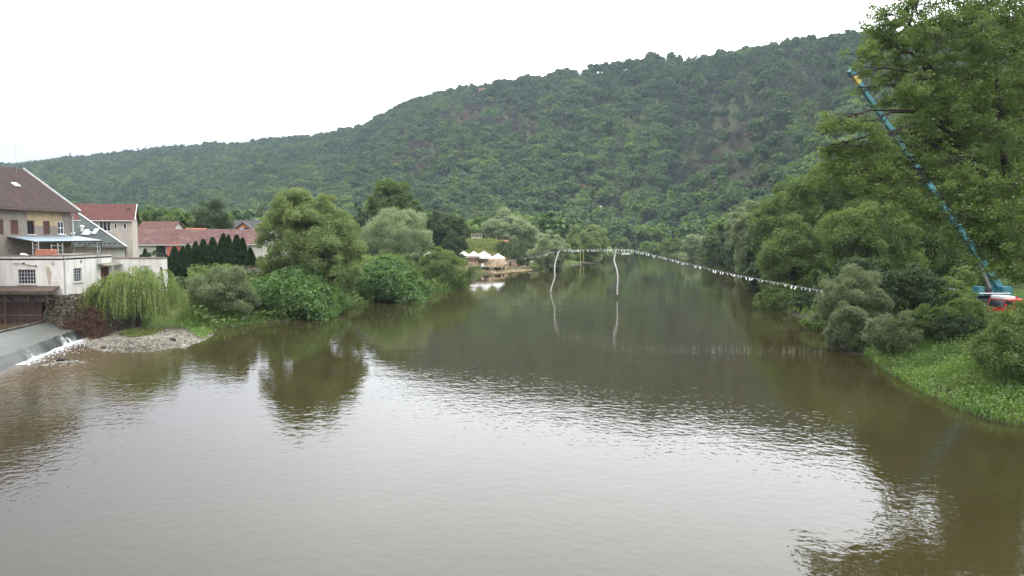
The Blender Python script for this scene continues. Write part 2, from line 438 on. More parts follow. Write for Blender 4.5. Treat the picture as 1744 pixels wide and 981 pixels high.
# ------------------------------------------------------------------ water
def water_material(name, body=(.028, .023, .009), amp=1.0):
    t = NT(name); ge = t.n('ShaderNodeNewGeometry'); pos = ge.outputs['Position']
    def mp(scale, rot=0):
        m = t.n('ShaderNodeMapping'); m.inputs['Scale'].default_value = scale; m.inputs['Rotation'].default_value = (0, 0, rot); t.l(pos, m.inputs[0]); return m.outputs[0]
    sx = t.n('ShaderNodeSeparateXYZ'); t.l(pos, sx.inputs[0])
    w1 = t.noise(mp((2.5, 2.3, 1), .35), 1.0, 2, .5, .3)      # wind ripples about a metre long
    w2 = t.noise(mp((.55, 1.0, 1), -.3), 1.0, 2, .5, .2)         # finer ripples across them
    w3 = t.noise(mp((.10, .16, 1), .3), 1.0, 2, .5)              # slow swell
    zone = t.ramp(t.noise(mp((.022, .030, 1), .5), 1.0, 3, .55), [(.30, .35), (.62, 1.0)])
    calm = t.n('ShaderNodeMapRange'); calm.inputs['From Min'].default_value = 24; calm.inputs['From Max'].default_value = 130
    calm.inputs['To Min'].default_value = 1.2; calm.inputs['To Max'].default_value = .30; t.l(sx.outputs['Y'], calm.inputs['Value'])
    # churned water below the weir
    wx = t.math('DIVIDE', t.math('SUBTRACT', sx.outputs['X'], -37.0), 12.0); wy = t.math('DIVIDE', t.math('SUBTRACT', sx.outputs['Y'], 55.0), 15.0)
    wd = t.math('SQRT', t.math('ADD', t.math('MULTIPLY', wx, wx), t.math('MULTIPLY', wy, wy)))
    churn = t.n('ShaderNodeMapRange'); churn.inputs['From Min'].default_value = .3; churn.inputs['From Max'].default_value = 1.6
    churn.inputs['To Min'].default_value = 1.8; churn.inputs['To Max'].default_value = 0; t.l(wd, churn.inputs['Value'])
    k = t.math('ADD', t.math('MULTIPLY', zone, calm.outputs[0]), churn.outputs[0])
    h = t.math('ADD', t.math('MULTIPLY', w1, .0125), t.math('MULTIPLY', w2, .011))
    h = t.math('ADD', t.math('MULTIPLY', h, k), t.math('MULTIPLY', w3, .022))
    paw = t.ramp(t.noise(mp((.13, .10, 1), .2), 1.0, 3, .6), [(.60, 0), (.70, 1)])       # cat's paws of wind
    fine = t.noise(mp((7, 6, 1), .2), 1.0, 2, .5)
    h = t.math('ADD', h, t.math('MULTIPLY', t.math('MULTIPLY', fine, paw), .0065))
    b = t.n('ShaderNodeBump'); b.inputs['Strength'].default_value = 1.0; b.inputs['Distance'].default_value = amp; t.l(h, b.inputs['Height'])
    n = t.noise(mp((.05, .05, 1)), 1.0, 4, .6)
    c = t.ramp(n, [(.3, tuple(x * .85 for x in body)), (.7, tuple(x * 1.15 for x in body))])
    silt = t.n('ShaderNodeMapRange'); silt.inputs['From Min'].default_value = .5; silt.inputs['From Max'].default_value = 1.1
    silt.inputs['To Min'].default_value = .8; silt.inputs['To Max'].default_value = 0; t.l(wd, silt.inputs['Value'])
    c = t.mix(silt.outputs[0], c, (.10, .075, .045))
    p = t.principled(c, .012, .5, b.outputs[0]); p.inputs['IOR'].default_value = 1.333
    return t.m
xs = np.array([-260, -120, -60, 0, 60, 160, 420.]); ys = np.array([-60, 0, 60, 120, 240, 420, 640.])
gx, gy = np.meshgrid(xs, ys); i_ = np.arange(49).reshape(7, 7)
o = mesh_obj('water', np_mesh('water', np.stack([gx.ravel(), gy.ravel(), 0 * gx.ravel()], 1), np.stack([i_[:-1, :-1], i_[:-1, 1:], i_[1:, 1:], i_[1:, :-1]], -1).reshape(-1, 4), water_material('river_water')))
tag(o, kind='structure')

# ------------------------------------------------------------------ sky, sun, air
EL, ROT = math.radians(48), math.radians(-145)
wd_ = bpy.data.worlds.new('World'); SC.world = wd_; wd_.use_nodes = True; nt = wd_.node_tree; nt.nodes.clear()
N = nt.nodes.new; Lk = nt.links.new
sky = N('ShaderNodeTexSky'); sky.sky_type = 'NISHITA'; sky.sun_disc = False; sky.sun_elevation = EL; sky.sun_rotation = ROT; sky.air_density = 1.0; sky.dust_density = 2.0
tc = N('ShaderNodeTexCoord'); nz = N('ShaderNodeTexNoise'); nz.inputs['Scale'].default_value = 1.6; nz.inputs['Detail'].default_value = 4; nz.inputs['Roughness'].default_value = .5
mpw = N('ShaderNodeMapping'); mpw.inputs['Scale'].default_value = (1, 1, 2.2); Lk(tc.outputs['Generated'], mpw.inputs[0]); Lk(mpw.outputs[0], nz.inputs['Vector'])
dt = N('ShaderNodeVectorMath'); dt.operation = 'DOT_PRODUCT'; dt.inputs[1].default_value = (.80, .25, .55); Lk(tc.outputs['Generated'], dt.inputs[0])
ad = N('ShaderNodeMath'); ad.operation = 'MULTIPLY_ADD'; ad.inputs[1].default_value = .35; Lk(nz.outputs['Fac'], ad.inputs[0]); Lk(dt.outputs['Value'], ad.inputs[2])
cr = N('ShaderNodeValToRGB'); e = cr.color_ramp.elements
e[0].position = 0.0; e[0].color = (14.4, 14.3, 16.6, 1); e[1].position = .50; e[1].color = (29.8, 30.4, 31.6, 1)
Lk(ad.outputs[0], cr.inputs[0])
# overcast dome: three times as bright overhead as at the horizon
spz = N('ShaderNodeSeparateXYZ'); Lk(tc.outputs['Generated'], spz.inputs[0])
dome = N('ShaderNodeMapRange'); dome.inputs['From Min'].default_value = 0; dome.inputs['From Max'].default_value = 1; dome.inputs['To Min'].default_value = .36; dome.inputs['To Max'].default_value = 1.0; Lk(spz.outputs['Z'], dome.inputs['Value'])
cld = N('ShaderNodeVectorMath'); cld.operation = 'SCALE'; Lk(cr.outputs[0], cld.inputs[0])
# brighter ahead and high, added for the water's reflection; sun lamp stands behind
gd = N('ShaderNodeVectorMath'); gd.operation = 'DOT_PRODUCT'; gd.inputs[1].default_value = (.42, .70, .58); Lk(tc.outputs['Generated'], gd.inputs[0])
gm = N('ShaderNodeMapRange'); gm.inputs['From Min'].default_value = .45; gm.inputs['From Max'].default_value = 1; gm.inputs['To Min'].default_value = 0; gm.inputs['To Max'].default_value = .46; Lk(gd.outputs['Value'], gm.inputs['Value'])
ga = N('ShaderNodeMath'); ga.operation = 'ADD'; Lk(gm.outputs[0], ga.inputs[0]); Lk(dome.outputs[0], ga.inputs[1]); Lk(ga.outputs[0], cld.inputs['Scale'])
mx = N('ShaderNodeMix'); mx.data_type = 'RGBA'; mx.inputs[0].default_value = .93; Lk(sky.outputs[0], mx.inputs[6]); Lk(cld.outputs[0], mx.inputs[7])
bg = N('ShaderNodeBackground'); bg.inputs['Strength'].default_value = .14; Lk(mx.outputs[2], bg.inputs[0]); wo = N('ShaderNodeOutputWorld'); Lk(bg.outputs[0], wo.inputs[0])

sl = bpy.data.lights.new('sun', 'SUN'); sl.energy = 1.5; sl.angle = math.radians(25); sl.color = (1, .96, .9)
so = bpy.data.objects.new('sun', sl); COL.objects.link(so)
az = ROT; dirv = Vector((math.sin(az) * math.cos(EL), math.cos(az) * math.cos(EL), math.sin(EL)))
so.rotation_euler = dirv.to_track_quat('Z', 'Y').to_euler(); so.location = (0, 0, 120)
vs = SC.view_settings; vs.view_transform = 'Standard'; vs.look = 'None'; vs.gamma = 1; vs.exposure = .14; vs.use_curve_mapping = False
SC.cycles.use_denoising = True; SC.cycles.denoiser = 'OPENIMAGEDENOISE'; SC.cycles.denoising_input_passes = 'RGB_ALBEDO_NORMAL'; SC.cycles.denoising_prefilter = 'ACCURATE'
SC.cycles.sample_clamp_indirect = 4.0
SC.cycles.max_bounces = 8; SC.cycles.diffuse_bounces = 5; SC.cycles.glossy_bounces = 2; SC.cycles.transmission_bounces = 3; SC.cycles.transparent_max_bounces = 6; SC.cycles.volume_bounces = 0

def make_haze(density):
    mb = MB(); mb.box((0, 1250, 190), 6200, 3100, 388)
    t = NT('haze_air'); v = t.n('ShaderNodeVolumePrincipled'); v.inputs['Color'].default_value = (.72, .88, 1, 1); v.inputs['Density'].default_value = density
    v.inputs['Anisotropy'].default_value = .2
    t.l(v.outputs[0], t.out.inputs['Volume']); t.m.cycles.homogeneous_volume = True; t.m.cycles.volume_sampling = 'DISTANCE'
    o = mb.build('haze', t.m); tag(o, kind='stuff'); return o

# ------------------------------------------------------------------ hillside wood (nobody could count it): one object
def forest_sources():
    c = bpy.data.collections.new('wood_sources')      # never linked to the scene
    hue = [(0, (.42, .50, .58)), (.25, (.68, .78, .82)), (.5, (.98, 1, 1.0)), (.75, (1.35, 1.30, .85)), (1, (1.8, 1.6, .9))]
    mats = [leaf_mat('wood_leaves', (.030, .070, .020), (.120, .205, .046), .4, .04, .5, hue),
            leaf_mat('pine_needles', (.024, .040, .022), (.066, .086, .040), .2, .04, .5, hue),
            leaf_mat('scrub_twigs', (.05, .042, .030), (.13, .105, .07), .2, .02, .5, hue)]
    k = 0
    for i in range(6):
        r = RS(100 + i); lobes = envelope_lobes(r, 9, 9.5, 1.2, 11, .1, .42)
        V, F, T = clumps(r, lobes, sub=10, fill=30, size=1.0, aspect=.75, subr=.42, low=-.35, spread=1.0, upb=.5, cull=.7)
        me = np_mesh('wood_crown', V, F, mats[0], {'tint': ('FACE', T)}); ob = bpy.data.objects.new('wood_crown_%02d' % k, me); c.objects.link(ob); k += 1
    for i in range(2):
        r = RS(130 + i); lobes = [(r.uniform(-.6, .6), r.uniform(-.6, .6), z, (11 - z) * .27 + .5, (11 - z) * .27 + .5, .9) for z in (3, 4.5, 6, 7.5, 9, 10.4)]
        V, F, T = clumps(r, lobes, sub=8, fill=15, size=.8, aspect=.4, subr=.5, low=-.6, cull=.55)
        me = np_mesh('wood_crown', V, F, mats[1], {'tint': ('FACE', T)}); ob = bpy.data.objects.new('wood_crown_%02d' % k, me); c.objects.link(ob); k += 1
    for i in range(2):
        r = RS(140 + i); lobes = envelope_lobes(r, 6.5, 6, .3, 8, .2, .45)
        V, F, T = clumps(r, lobes, sub=7, fill=14, size=.7, aspect=.4, subr=.5, low=-.6, cull=.4)
        me = np_mesh('wood_crown', V, F, mats[2], {'tint': ('FACE', T)}); ob = bpy.data.objects.new('wood_crown_%02d' % k, me); c.objects.link(ob); k += 1
    return c

CLEAR = []      # (x, y, radius) kept free of wood
def hill_forest():
    rng = RS(7); st = 7.8
    gx, gy = np.meshgrid(np.arange(-1150, 900, st), np.arange(150, 1560, st))
    x = (gx + rng.uniform(-.5, .5, gx.shape) * st).ravel(); y = (gy + rng.uniform(-.5, .5, gy.shape) * st).ravel()
    k = np.abs(x / y) < .74; x, y = x[k], y[k]
    z = ground(x, y); _, s, px = hill(x, y); d = sdist(x, y); b = bare(x, y, z)
    on = (s > 0) & (s < 1.05)
    floor = (s <= 0) & (d > 12) & (((x < -45) & (y > 235)) | ((x < 30) & (y > 300)) | ((x > 95) & (y > 150)) | ((x > 60) & (y > 240)))
    keep = (on | floor)
    pb = np.clip(b * 1.0, 0, .7)
    scrub = rng.uniform(size=len(x)) < pb
    keep &= ~((b > .45) & (rng.uniform(size=len(x)) < b * .22))
    for cx, cy, r in CLEAR: keep &= np.hypot(x - cx, y - cy) > r
    sp = vnoise(px / 60.0, y / 120.0, 21); sp2 = vnoise(x / 30, y / 30, 22)
    pine = (rng.uniform(size=len(x)) < np.where((px > 1150) & (px < 1420) & (s > .25) & (s < .85), .55, np.where(sp > .68, .35, .05))) | ((s > .97) & (rng.uniform(size=len(x)) < .12))
    kind = np.where(scrub, rng.randint(8, 10, len(x)), np.where(pine, rng.randint(6, 8, len(x)), rng.randint(0, 6, len(x))))
    hue = np.clip(.08 - .06 + .46 * sp + .42 * sp2 + rng.normal(0, .19, len(x)) - .14 * ss(700, 200, px) - .25 * ss(.35, 1, s) + .12 * ss(.35, 0, s), 0, 1)  # left and upper crowns tinted darker and bluer: distance haze put into colour
    sc = rng.uniform(.8, 1.75, len(x)) * np.where(s > .5, .9, 1.05)
    x, y, z, kind, hue, sc = [a[keep] for a in (x, y, z, kind, hue, sc)]
    n = len(x); rot = rng.uniform(0, 6.28, n)
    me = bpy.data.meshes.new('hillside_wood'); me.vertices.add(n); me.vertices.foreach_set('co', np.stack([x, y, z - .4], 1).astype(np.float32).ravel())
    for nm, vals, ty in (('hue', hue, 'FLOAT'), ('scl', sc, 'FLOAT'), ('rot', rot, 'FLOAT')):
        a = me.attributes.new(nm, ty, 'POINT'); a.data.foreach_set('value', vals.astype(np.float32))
    a = me.attributes.new('kind', 'INT', 'POINT'); a.data.foreach_set('value', kind.astype(np.int32))
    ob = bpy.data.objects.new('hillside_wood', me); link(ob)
    tag(ob, 'dense broadleaf wood with pines covering the whole hillside behind the river', 'forest', kind='stuff')
    ng = bpy.data.node_groups.new('scatter_wood', 'GeometryNodeTree')
    ng.interface.new_socket('Geometry', in_out='INPUT', socket_type='NodeSocketGeometry'); ng.interface.new_socket('Geometry', in_out='OUTPUT', socket_type='NodeSocketGeometry')
    gi = ng.nodes.new('NodeGroupInput'); go = ng.nodes.new('NodeGroupOutput'); ip = ng.nodes.new('GeometryNodeInstanceOnPoints')
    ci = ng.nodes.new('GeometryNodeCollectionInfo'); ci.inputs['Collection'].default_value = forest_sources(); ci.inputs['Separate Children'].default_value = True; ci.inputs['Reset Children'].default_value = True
    def attr(nm, dt):
        a = ng.nodes.new('GeometryNodeInputNamedAttribute'); a.data_type = dt; a.inputs['Name'].default_value = nm; return a.outputs['Attribute']
    cx = ng.nodes.new('ShaderNodeCombineXYZ'); ng.links.new(attr('rot', 'FLOAT'), cx.inputs[2])
    sx = ng.nodes.new('ShaderNodeCombineXYZ'); sa = attr('scl', 'FLOAT')
    for i in range(3): ng.links.new(sa, sx.inputs[i])
    ng.links.new(gi.outputs[0], ip.inputs['Points']); ng.links.new(ci.outputs[0], ip.inputs['Instance']); ip.inputs['Pick Instance'].default_value = True
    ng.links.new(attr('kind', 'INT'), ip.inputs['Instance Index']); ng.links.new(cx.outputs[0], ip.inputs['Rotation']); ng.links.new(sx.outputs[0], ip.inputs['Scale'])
    ng.links.new(ip.outputs[0], go.inputs[0])
    md = ob.modifiers.new('scatter', 'NODES'); md.node_group = ng
    print('forest trees', n)
# ------------------------------------------------------------------ town on the left bank
Z3 = Vector((0, 0, 1))
GT = 4.1
m_pane = None
def glass_mat():
    t = NT('window_glass'); t.principled((.02, .024, .028), .08, .5); return t.m
m_pane = glass_mat()
m_white = simple('white_paint', (.72, .72, .70), .6, .1, 3)
m_frame_w = simple('white_window_paint', (.70, .71, .72), .5, .08, 4)
m_dark = simple('dark_interior', (.018, .017, .016), .9, .3, 2)
m_iron = simple('rusty_iron', (.10, .065, .05), .8, .4, 3)
m_bar = simple('grey_painted_bars', (.33, .34, .34), .6, .2, 4)
m_shut = simple('red_brown_boards', (.085, .035, .028), .8, .3, 5)
m_pipe = simple('pale_pipe', (.46, .45, .41), .6, .15, 2)
m_slate = None

def plaster(name, col, stain, blotch=None, streak=.55, scale=.5):
    """render with blotches, rain streaks and repaired spots"""
    t = NT(name); v = t.coords()
    st = t.noise(t.coords(scale=(1.3, 1.3, .22)), 1.6, 6, .7)
    bl = t.noise(v, scale, 6, .72); fi = t.noise(v, 9, 5, .7)
    c = t.mix(t.ramp(st, [(.48, 0), (.75, streak)]), col, stain)
    if blotch: c = t.mix(t.ramp(bl, [(.54, 0), (.60, .8)]), c, blotch)
    c = t.mix(t.ramp(fi, [(.3, .25), (.7, 0)]), c, tuple(x * .6 for x in col))
    t.principled(c, .92, .15, t.bump(fi, .4, .02)); return t.m

def tiles(name, c1, c2, moss, w=.3, hgt=.33, bumpd=.03, sdir='y'):
    """courses of tiles: procedural bricks in object coordinates (u along the eaves, v up the slope by height)"""
    t = NT(name); tc = t.n('ShaderNodeTexCoord'); sp = t.n('ShaderNodeSeparateXYZ'); t.l(tc.outputs['Object'], sp.inputs[0])
    cb = t.n('ShaderNodeCombineXYZ'); t.l(t.math('ADD', sp.outputs['X'], sp.outputs['Y']) if sdir == 'xy' else sp.outputs['Y' if sdir == 'y' else 'X'], cb.inputs[0]); t.l(sp.outputs['Z'], cb.inputs[1])
    b = t.n('ShaderNodeTexBrick'); b.inputs['Scale'].default_value = 1; b.inputs['Brick Width'].default_value = w; b.inputs['Row Height'].default_value = hgt * .7
    b.inputs['Mortar Size'].default_value = .02; b.inputs['Color1'].default_value = (*c1, 1); b.inputs['Color2'].default_value = (*c2, 1); b.inputs['Mortar'].default_value = (*[x * .35 for x in c1], 1)
    t.l(cb.outputs[0], b.inputs['Vector'])
    n = t.noise(tc.outputs['Object'], .8, 6, .7); n2 = t.noise(tc.outputs['Object'], 3.5, 5, .7)
    c = t.mix(t.ramp(n, [(.45, 0), (.75, .7)]), b.outputs['Color'], moss)
    c = t.mix(t.ramp(n2, [(.35, .45), (.6, 0)]), c, tuple(x * .5 for x in c1))
    t.principled(c, .9, .15, t.bump(b.outputs['Fac'], .6, bumpd)); return t.m

def window(parent, O, u, n, rect, nx, ny, fmat=None, fr=.07, bw=.035, depth=.12, pane=None, sill=None):
    """window set into an opening: frame (with bars) and its pane as a sub-part"""
    O, u, n = Vector(O), Vector(u), Vector(n); a, c, b, d = rect
    P = lambda s, z, k=0.0: O + u * s + Z3 * z - n * k
    mb = MB()
    dd = depth - .03
    def strip(s0, z0, s1, z1):
        mb.add([P(s0, z0, dd - .04), P(s1, z0, dd - .04), P(s1, z1, dd - .04), P(s0, z1, dd - .04), P(s0, z0, dd + .02), P(s1, z0, dd + .02), P(s1, z1, dd + .02), P(s0, z1, dd + .02)],
               [(0, 1, 2, 3), (7, 6, 5, 4), (0, 4, 5, 1), (1, 5, 6, 2), (2, 6, 7, 3), (3, 7, 4, 0)])
    g = .004
    strip(a + g, c + g, a + fr, d - g); strip(b - fr, c + g, b - g, d - g); strip(a + fr, c + g, b - fr, c + fr); strip(a + fr, d - fr, b - fr, d - g)
    for i in range(1, nx):
        s = a + (b - a) * i / nx; strip(s - bw / 2, c + fr, s + bw / 2, d - fr)
    for j in range(1, ny):
        z = c + (d - c) * j / ny
        for i in range(nx):
            s0 = a + (b - a) * i / nx + (fr if i == 0 else bw / 2); s1 = a + (b - a) * (i + 1) / nx - (fr if i == nx - 1 else bw / 2)
            strip(s0, z - bw / 2, s1, z + bw / 2)
    w = mb.build('window', fmat or m_frame_w, parent)
    mp = MB(); mp.quad(P(a + g, c + g, dd + .03), P(b - g, c + g, dd + .03), P(b - g, d - g, dd + .03), P(a + g, d - g, dd + .03)); mp.build('pane', pane or m_pane, w)
    if sill:
        ms = MB(); ctr = P((a + b) / 2, c - .05, -.05); ang = math.atan2(u.y, u.x); ms.box(ctr, b - a + .2, .2, .07, ang); ms.build('sill', sill, w)
    return w

# ---- mill: long house seen along its flank
def mill():
    X0, Y0, Y1 = -50.2, 58.0, 87.2; ze, zr = 12.75, 17.0; hw = 5.6
    r = thing('mill_house', 'tall old grey mill house with brown roof and boarded windows at water edge', 'house', (X0 - hw, 73, GT))
    t = NT('mill_plaster'); v = t.coords('Object'); tc = t.n('ShaderNodeTexCoord'); sp = t.n('ShaderNodeSeparateXYZ'); t.l(tc.outputs['Object'], sp.inputs[0])
    n = t.noise(v, .8, 6, .7); st = t.noise(t.coords(scale=(1.5, 1.5, .2)), 1.6, 5, .7)
    grey = t.ramp(n, [(.3, (.17, .15, .125)), (.7, (.27, .235, .195))]); och = t.ramp(n, [(.3, (.37, .28, .16)), (.7, (.46, .355, .21))])
    # older ochre coat left over the upper storey and, lower, as one long field
    yl = sp.outputs['Y']; zl = t.math('ADD', sp.outputs['Z'], t.math('MULTIPLY', t.math('SUBTRACT', n, .5), .12))
    top = t.math('GREATER_THAN', zl, 7.85)
    fld = t.math('MULTIPLY', t.math('GREATER_THAN', zl, 6.35), t.math('MULTIPLY', t.math('GREATER_THAN', yl, 6.4), t.math('LESS_THAN', yl, 12.5)))
    c = t.mix(t.math('MULTIPLY', t.math('MAXIMUM', top, fld), .85), grey, och)
    c = t.mix(t.ramp(st, [(.5, 0), (.8, .6)]), c, (.09, .08, .07))
    t.principled(c, .95, .1, t.bump(t.noise(v, 8, 4), .4, .02))
    hh = ze - GT - .32; u = Vector((0, 1, 0)); n_ = Vector((1, 0, 0)); O = Vector((X0, Y0, GT - .6))
    zb = 9.55 - (GT - .6); ww = 1.2; hgt = 1.45
    ys = [72.3, 75.0, 77.25, 79.9, 82.6, 85.3]
    holes = [(y - ww / 2 - Y0, zb, y + ww / 2 - Y0, zb + hgt) for y in ys]
    low = [(y - .6 - Y0, zb - 3.6, y + .6 - Y0, zb - 2.2) for y in (73.6, 78.6)]
    mb = MB(); mb.wall(O, u, n_, Y1 - Y0, hh + .6, holes + low, .2)
    xb = X0 - 2 * hw
    mb.quad((xb, Y0, GT - .6), (X0, Y0, GT - .6), (X0, Y0, ze), (xb, Y0, ze)); mb.poly([(xb, Y0, ze), (X0, Y0, ze), (X0 - hw, Y0, zr - .2)])
    mb.quad((X0, Y1, GT - .6), (xb, Y1, GT - .6), (xb, Y1, ze), (X0, Y1, ze)); mb.poly([(X0, Y1, ze), (xb, Y1, ze), (X0 - hw, Y1, zr - .2)])
    mb.quad((xb, Y1, GT - .6), (xb, Y0, GT - .6), (xb, Y0, ze), (xb, Y1, ze))
    mb.build('wall', t.m, r)
    rt = tiles('brown_shingles', (.048, .031, .027), (.064, .041, .035), (.075, .054, .042), .35, .3, .02)
    mb = MB(); ov = .75; sl = (zr - ze) / hw
    mb.slab([(X0 + ov, Y0 - .4, ze - ov * sl), (X0 + ov, Y1 + .55, ze - ov * sl), (X0 - hw, Y1 + .55, zr), (X0 - hw, Y0 - .4, zr)], .16)
    mb.slab([(xb - ov, Y1 + .55, ze - ov * sl), (xb - ov, Y0 - .4, ze - ov * sl), (X0 - hw - .01, Y0 - .4, zr), (X0 - hw - .01, Y1 + .55, zr)], .16)
    rf = mb.build('roof', rt, r)
    mb = MB(); a = Vector((X0 + ov + .02, Y1 + .63, ze - ov * sl + .05)); b = Vector((X0 - hw, Y1 + .63, zr + .06)); mb.bar(a, b, .12, .22); mb.build('verge_board', simple('greyed_white_board', (.48, .48, .47), .7, .2, 1.5), rf)
    mb = MB(); mb.tube([(X0 + ov + .08, Y0 - .4, ze - ov * sl - .12), (X0 + ov + .08, Y1 + .5, ze - ov * sl - .12)], .08, 6); mb.build('gutter', m_iron, rf)
    sx, sy = X0 - 2.6, 81.8; sz = ze + 2.6 * sl
    mb = MB(); Mx = Matrix.Rotation(math.atan(sl), 3, 'Y'); mb.box((sx, sy, sz + .12), .62, .85, .12, M=Mx); mb.build('skylight', simple('grey_zinc', (.5, .52, .54), .35, .1, 3, .5), rf)
    for i, h in enumerate(holes):
        if i == 5:
            window(r, O, u, n_, h, 2, 2, m_frame_w, .09, .06, .16, sill=m_white)
        elif i == 3:
            w = window(r, O, u, n_, h, 2, 1, m_shut, .08, .05, .16, sill=m_white)
        else:
            mb = MB(); a, c_, b, d = h
            for k in range(5):
                z0 = c_ + .01 + (d - c_ - .02) * k / 5
                mb.box(O + u * ((a + b) / 2) + Z3 * (z0 + .14) - n_ * (.10 + .012 * (k % 2)), b - a - .02, .05, .275, math.pi / 2)
            mb.build('window_shutter', m_shut, r)
    for h in low: window(r, O, u, n_, h, 2, 2, m_frame_w, .07, .05, .16)
    mb = MB(); mb.tube([(X0 + .62, Y1 + .1, ze - .55), (X0 + .15, Y1 + .05, ze - 1.1), (X0 + .15, Y1 + .05, 7.6)], .1, 8); mb.build('downpipe', m_pipe, r)
    # lean-to canopy of corrugated sheet on posts
    cn = MB(); y0, y1 = 76.0, 88.6; xo = X0 + 2.9
    N_ = 44
    for i in range(N_):
        ya = y0 + (y1 - y0) * i / N_; yb = y0 + (y1 - y0) * (i + 1) / N_; za = .03 * (i % 2); zb_ = .03 * ((i + 1) % 2)
        cn.quad((X0 + .03, ya, 9.35 + za), (xo, ya, 8.85 + za), (xo, yb, 8.85 + zb_), (X0 + .03, yb, 9.35 + zb_))
        cn.quad((X0 + .03, yb, 9.31 + zb_), (xo, yb, 8.81 + zb_), (xo, ya, 8.81 + za), (X0 + .03, ya, 9.31 + za))
    cp = cn.build('canopy', simple('blue_grey_sheet', (.25, .305, .35), .5, .18, 1.2, .3, 0, 0, (.17, .165, .155)), r)
    mb = MB()
    for y in (y0 + .2, (y0 + y1) / 2, y1 - .3): mb.bar((xo - .15, y, 7.3), (xo - .15, y, 8.84), .09); mb.bar((X0 + .05, y, 7.9), (xo - .3, y, 8.84), .06)
    mb.bar((xo - .15, y0, 8.76), (xo - .15, y1, 8.76), .1); mb.bar((xo - .15, y0 + .2, 8.0), (xo - .15, y1 - .3, 8.0), .05)
    mb.build('canopy_post', m_iron, cp)
    return r
mill()
mb = MB(); p = W(28, 288, 80); mb.tube([(p.x, 80, 16.0), (p.x, 80, 18.6)], .014, 5)
tag(mb.build('aerial', m_bar), 'thin metal aerial on the ridge of the brown roof', 'aerial')

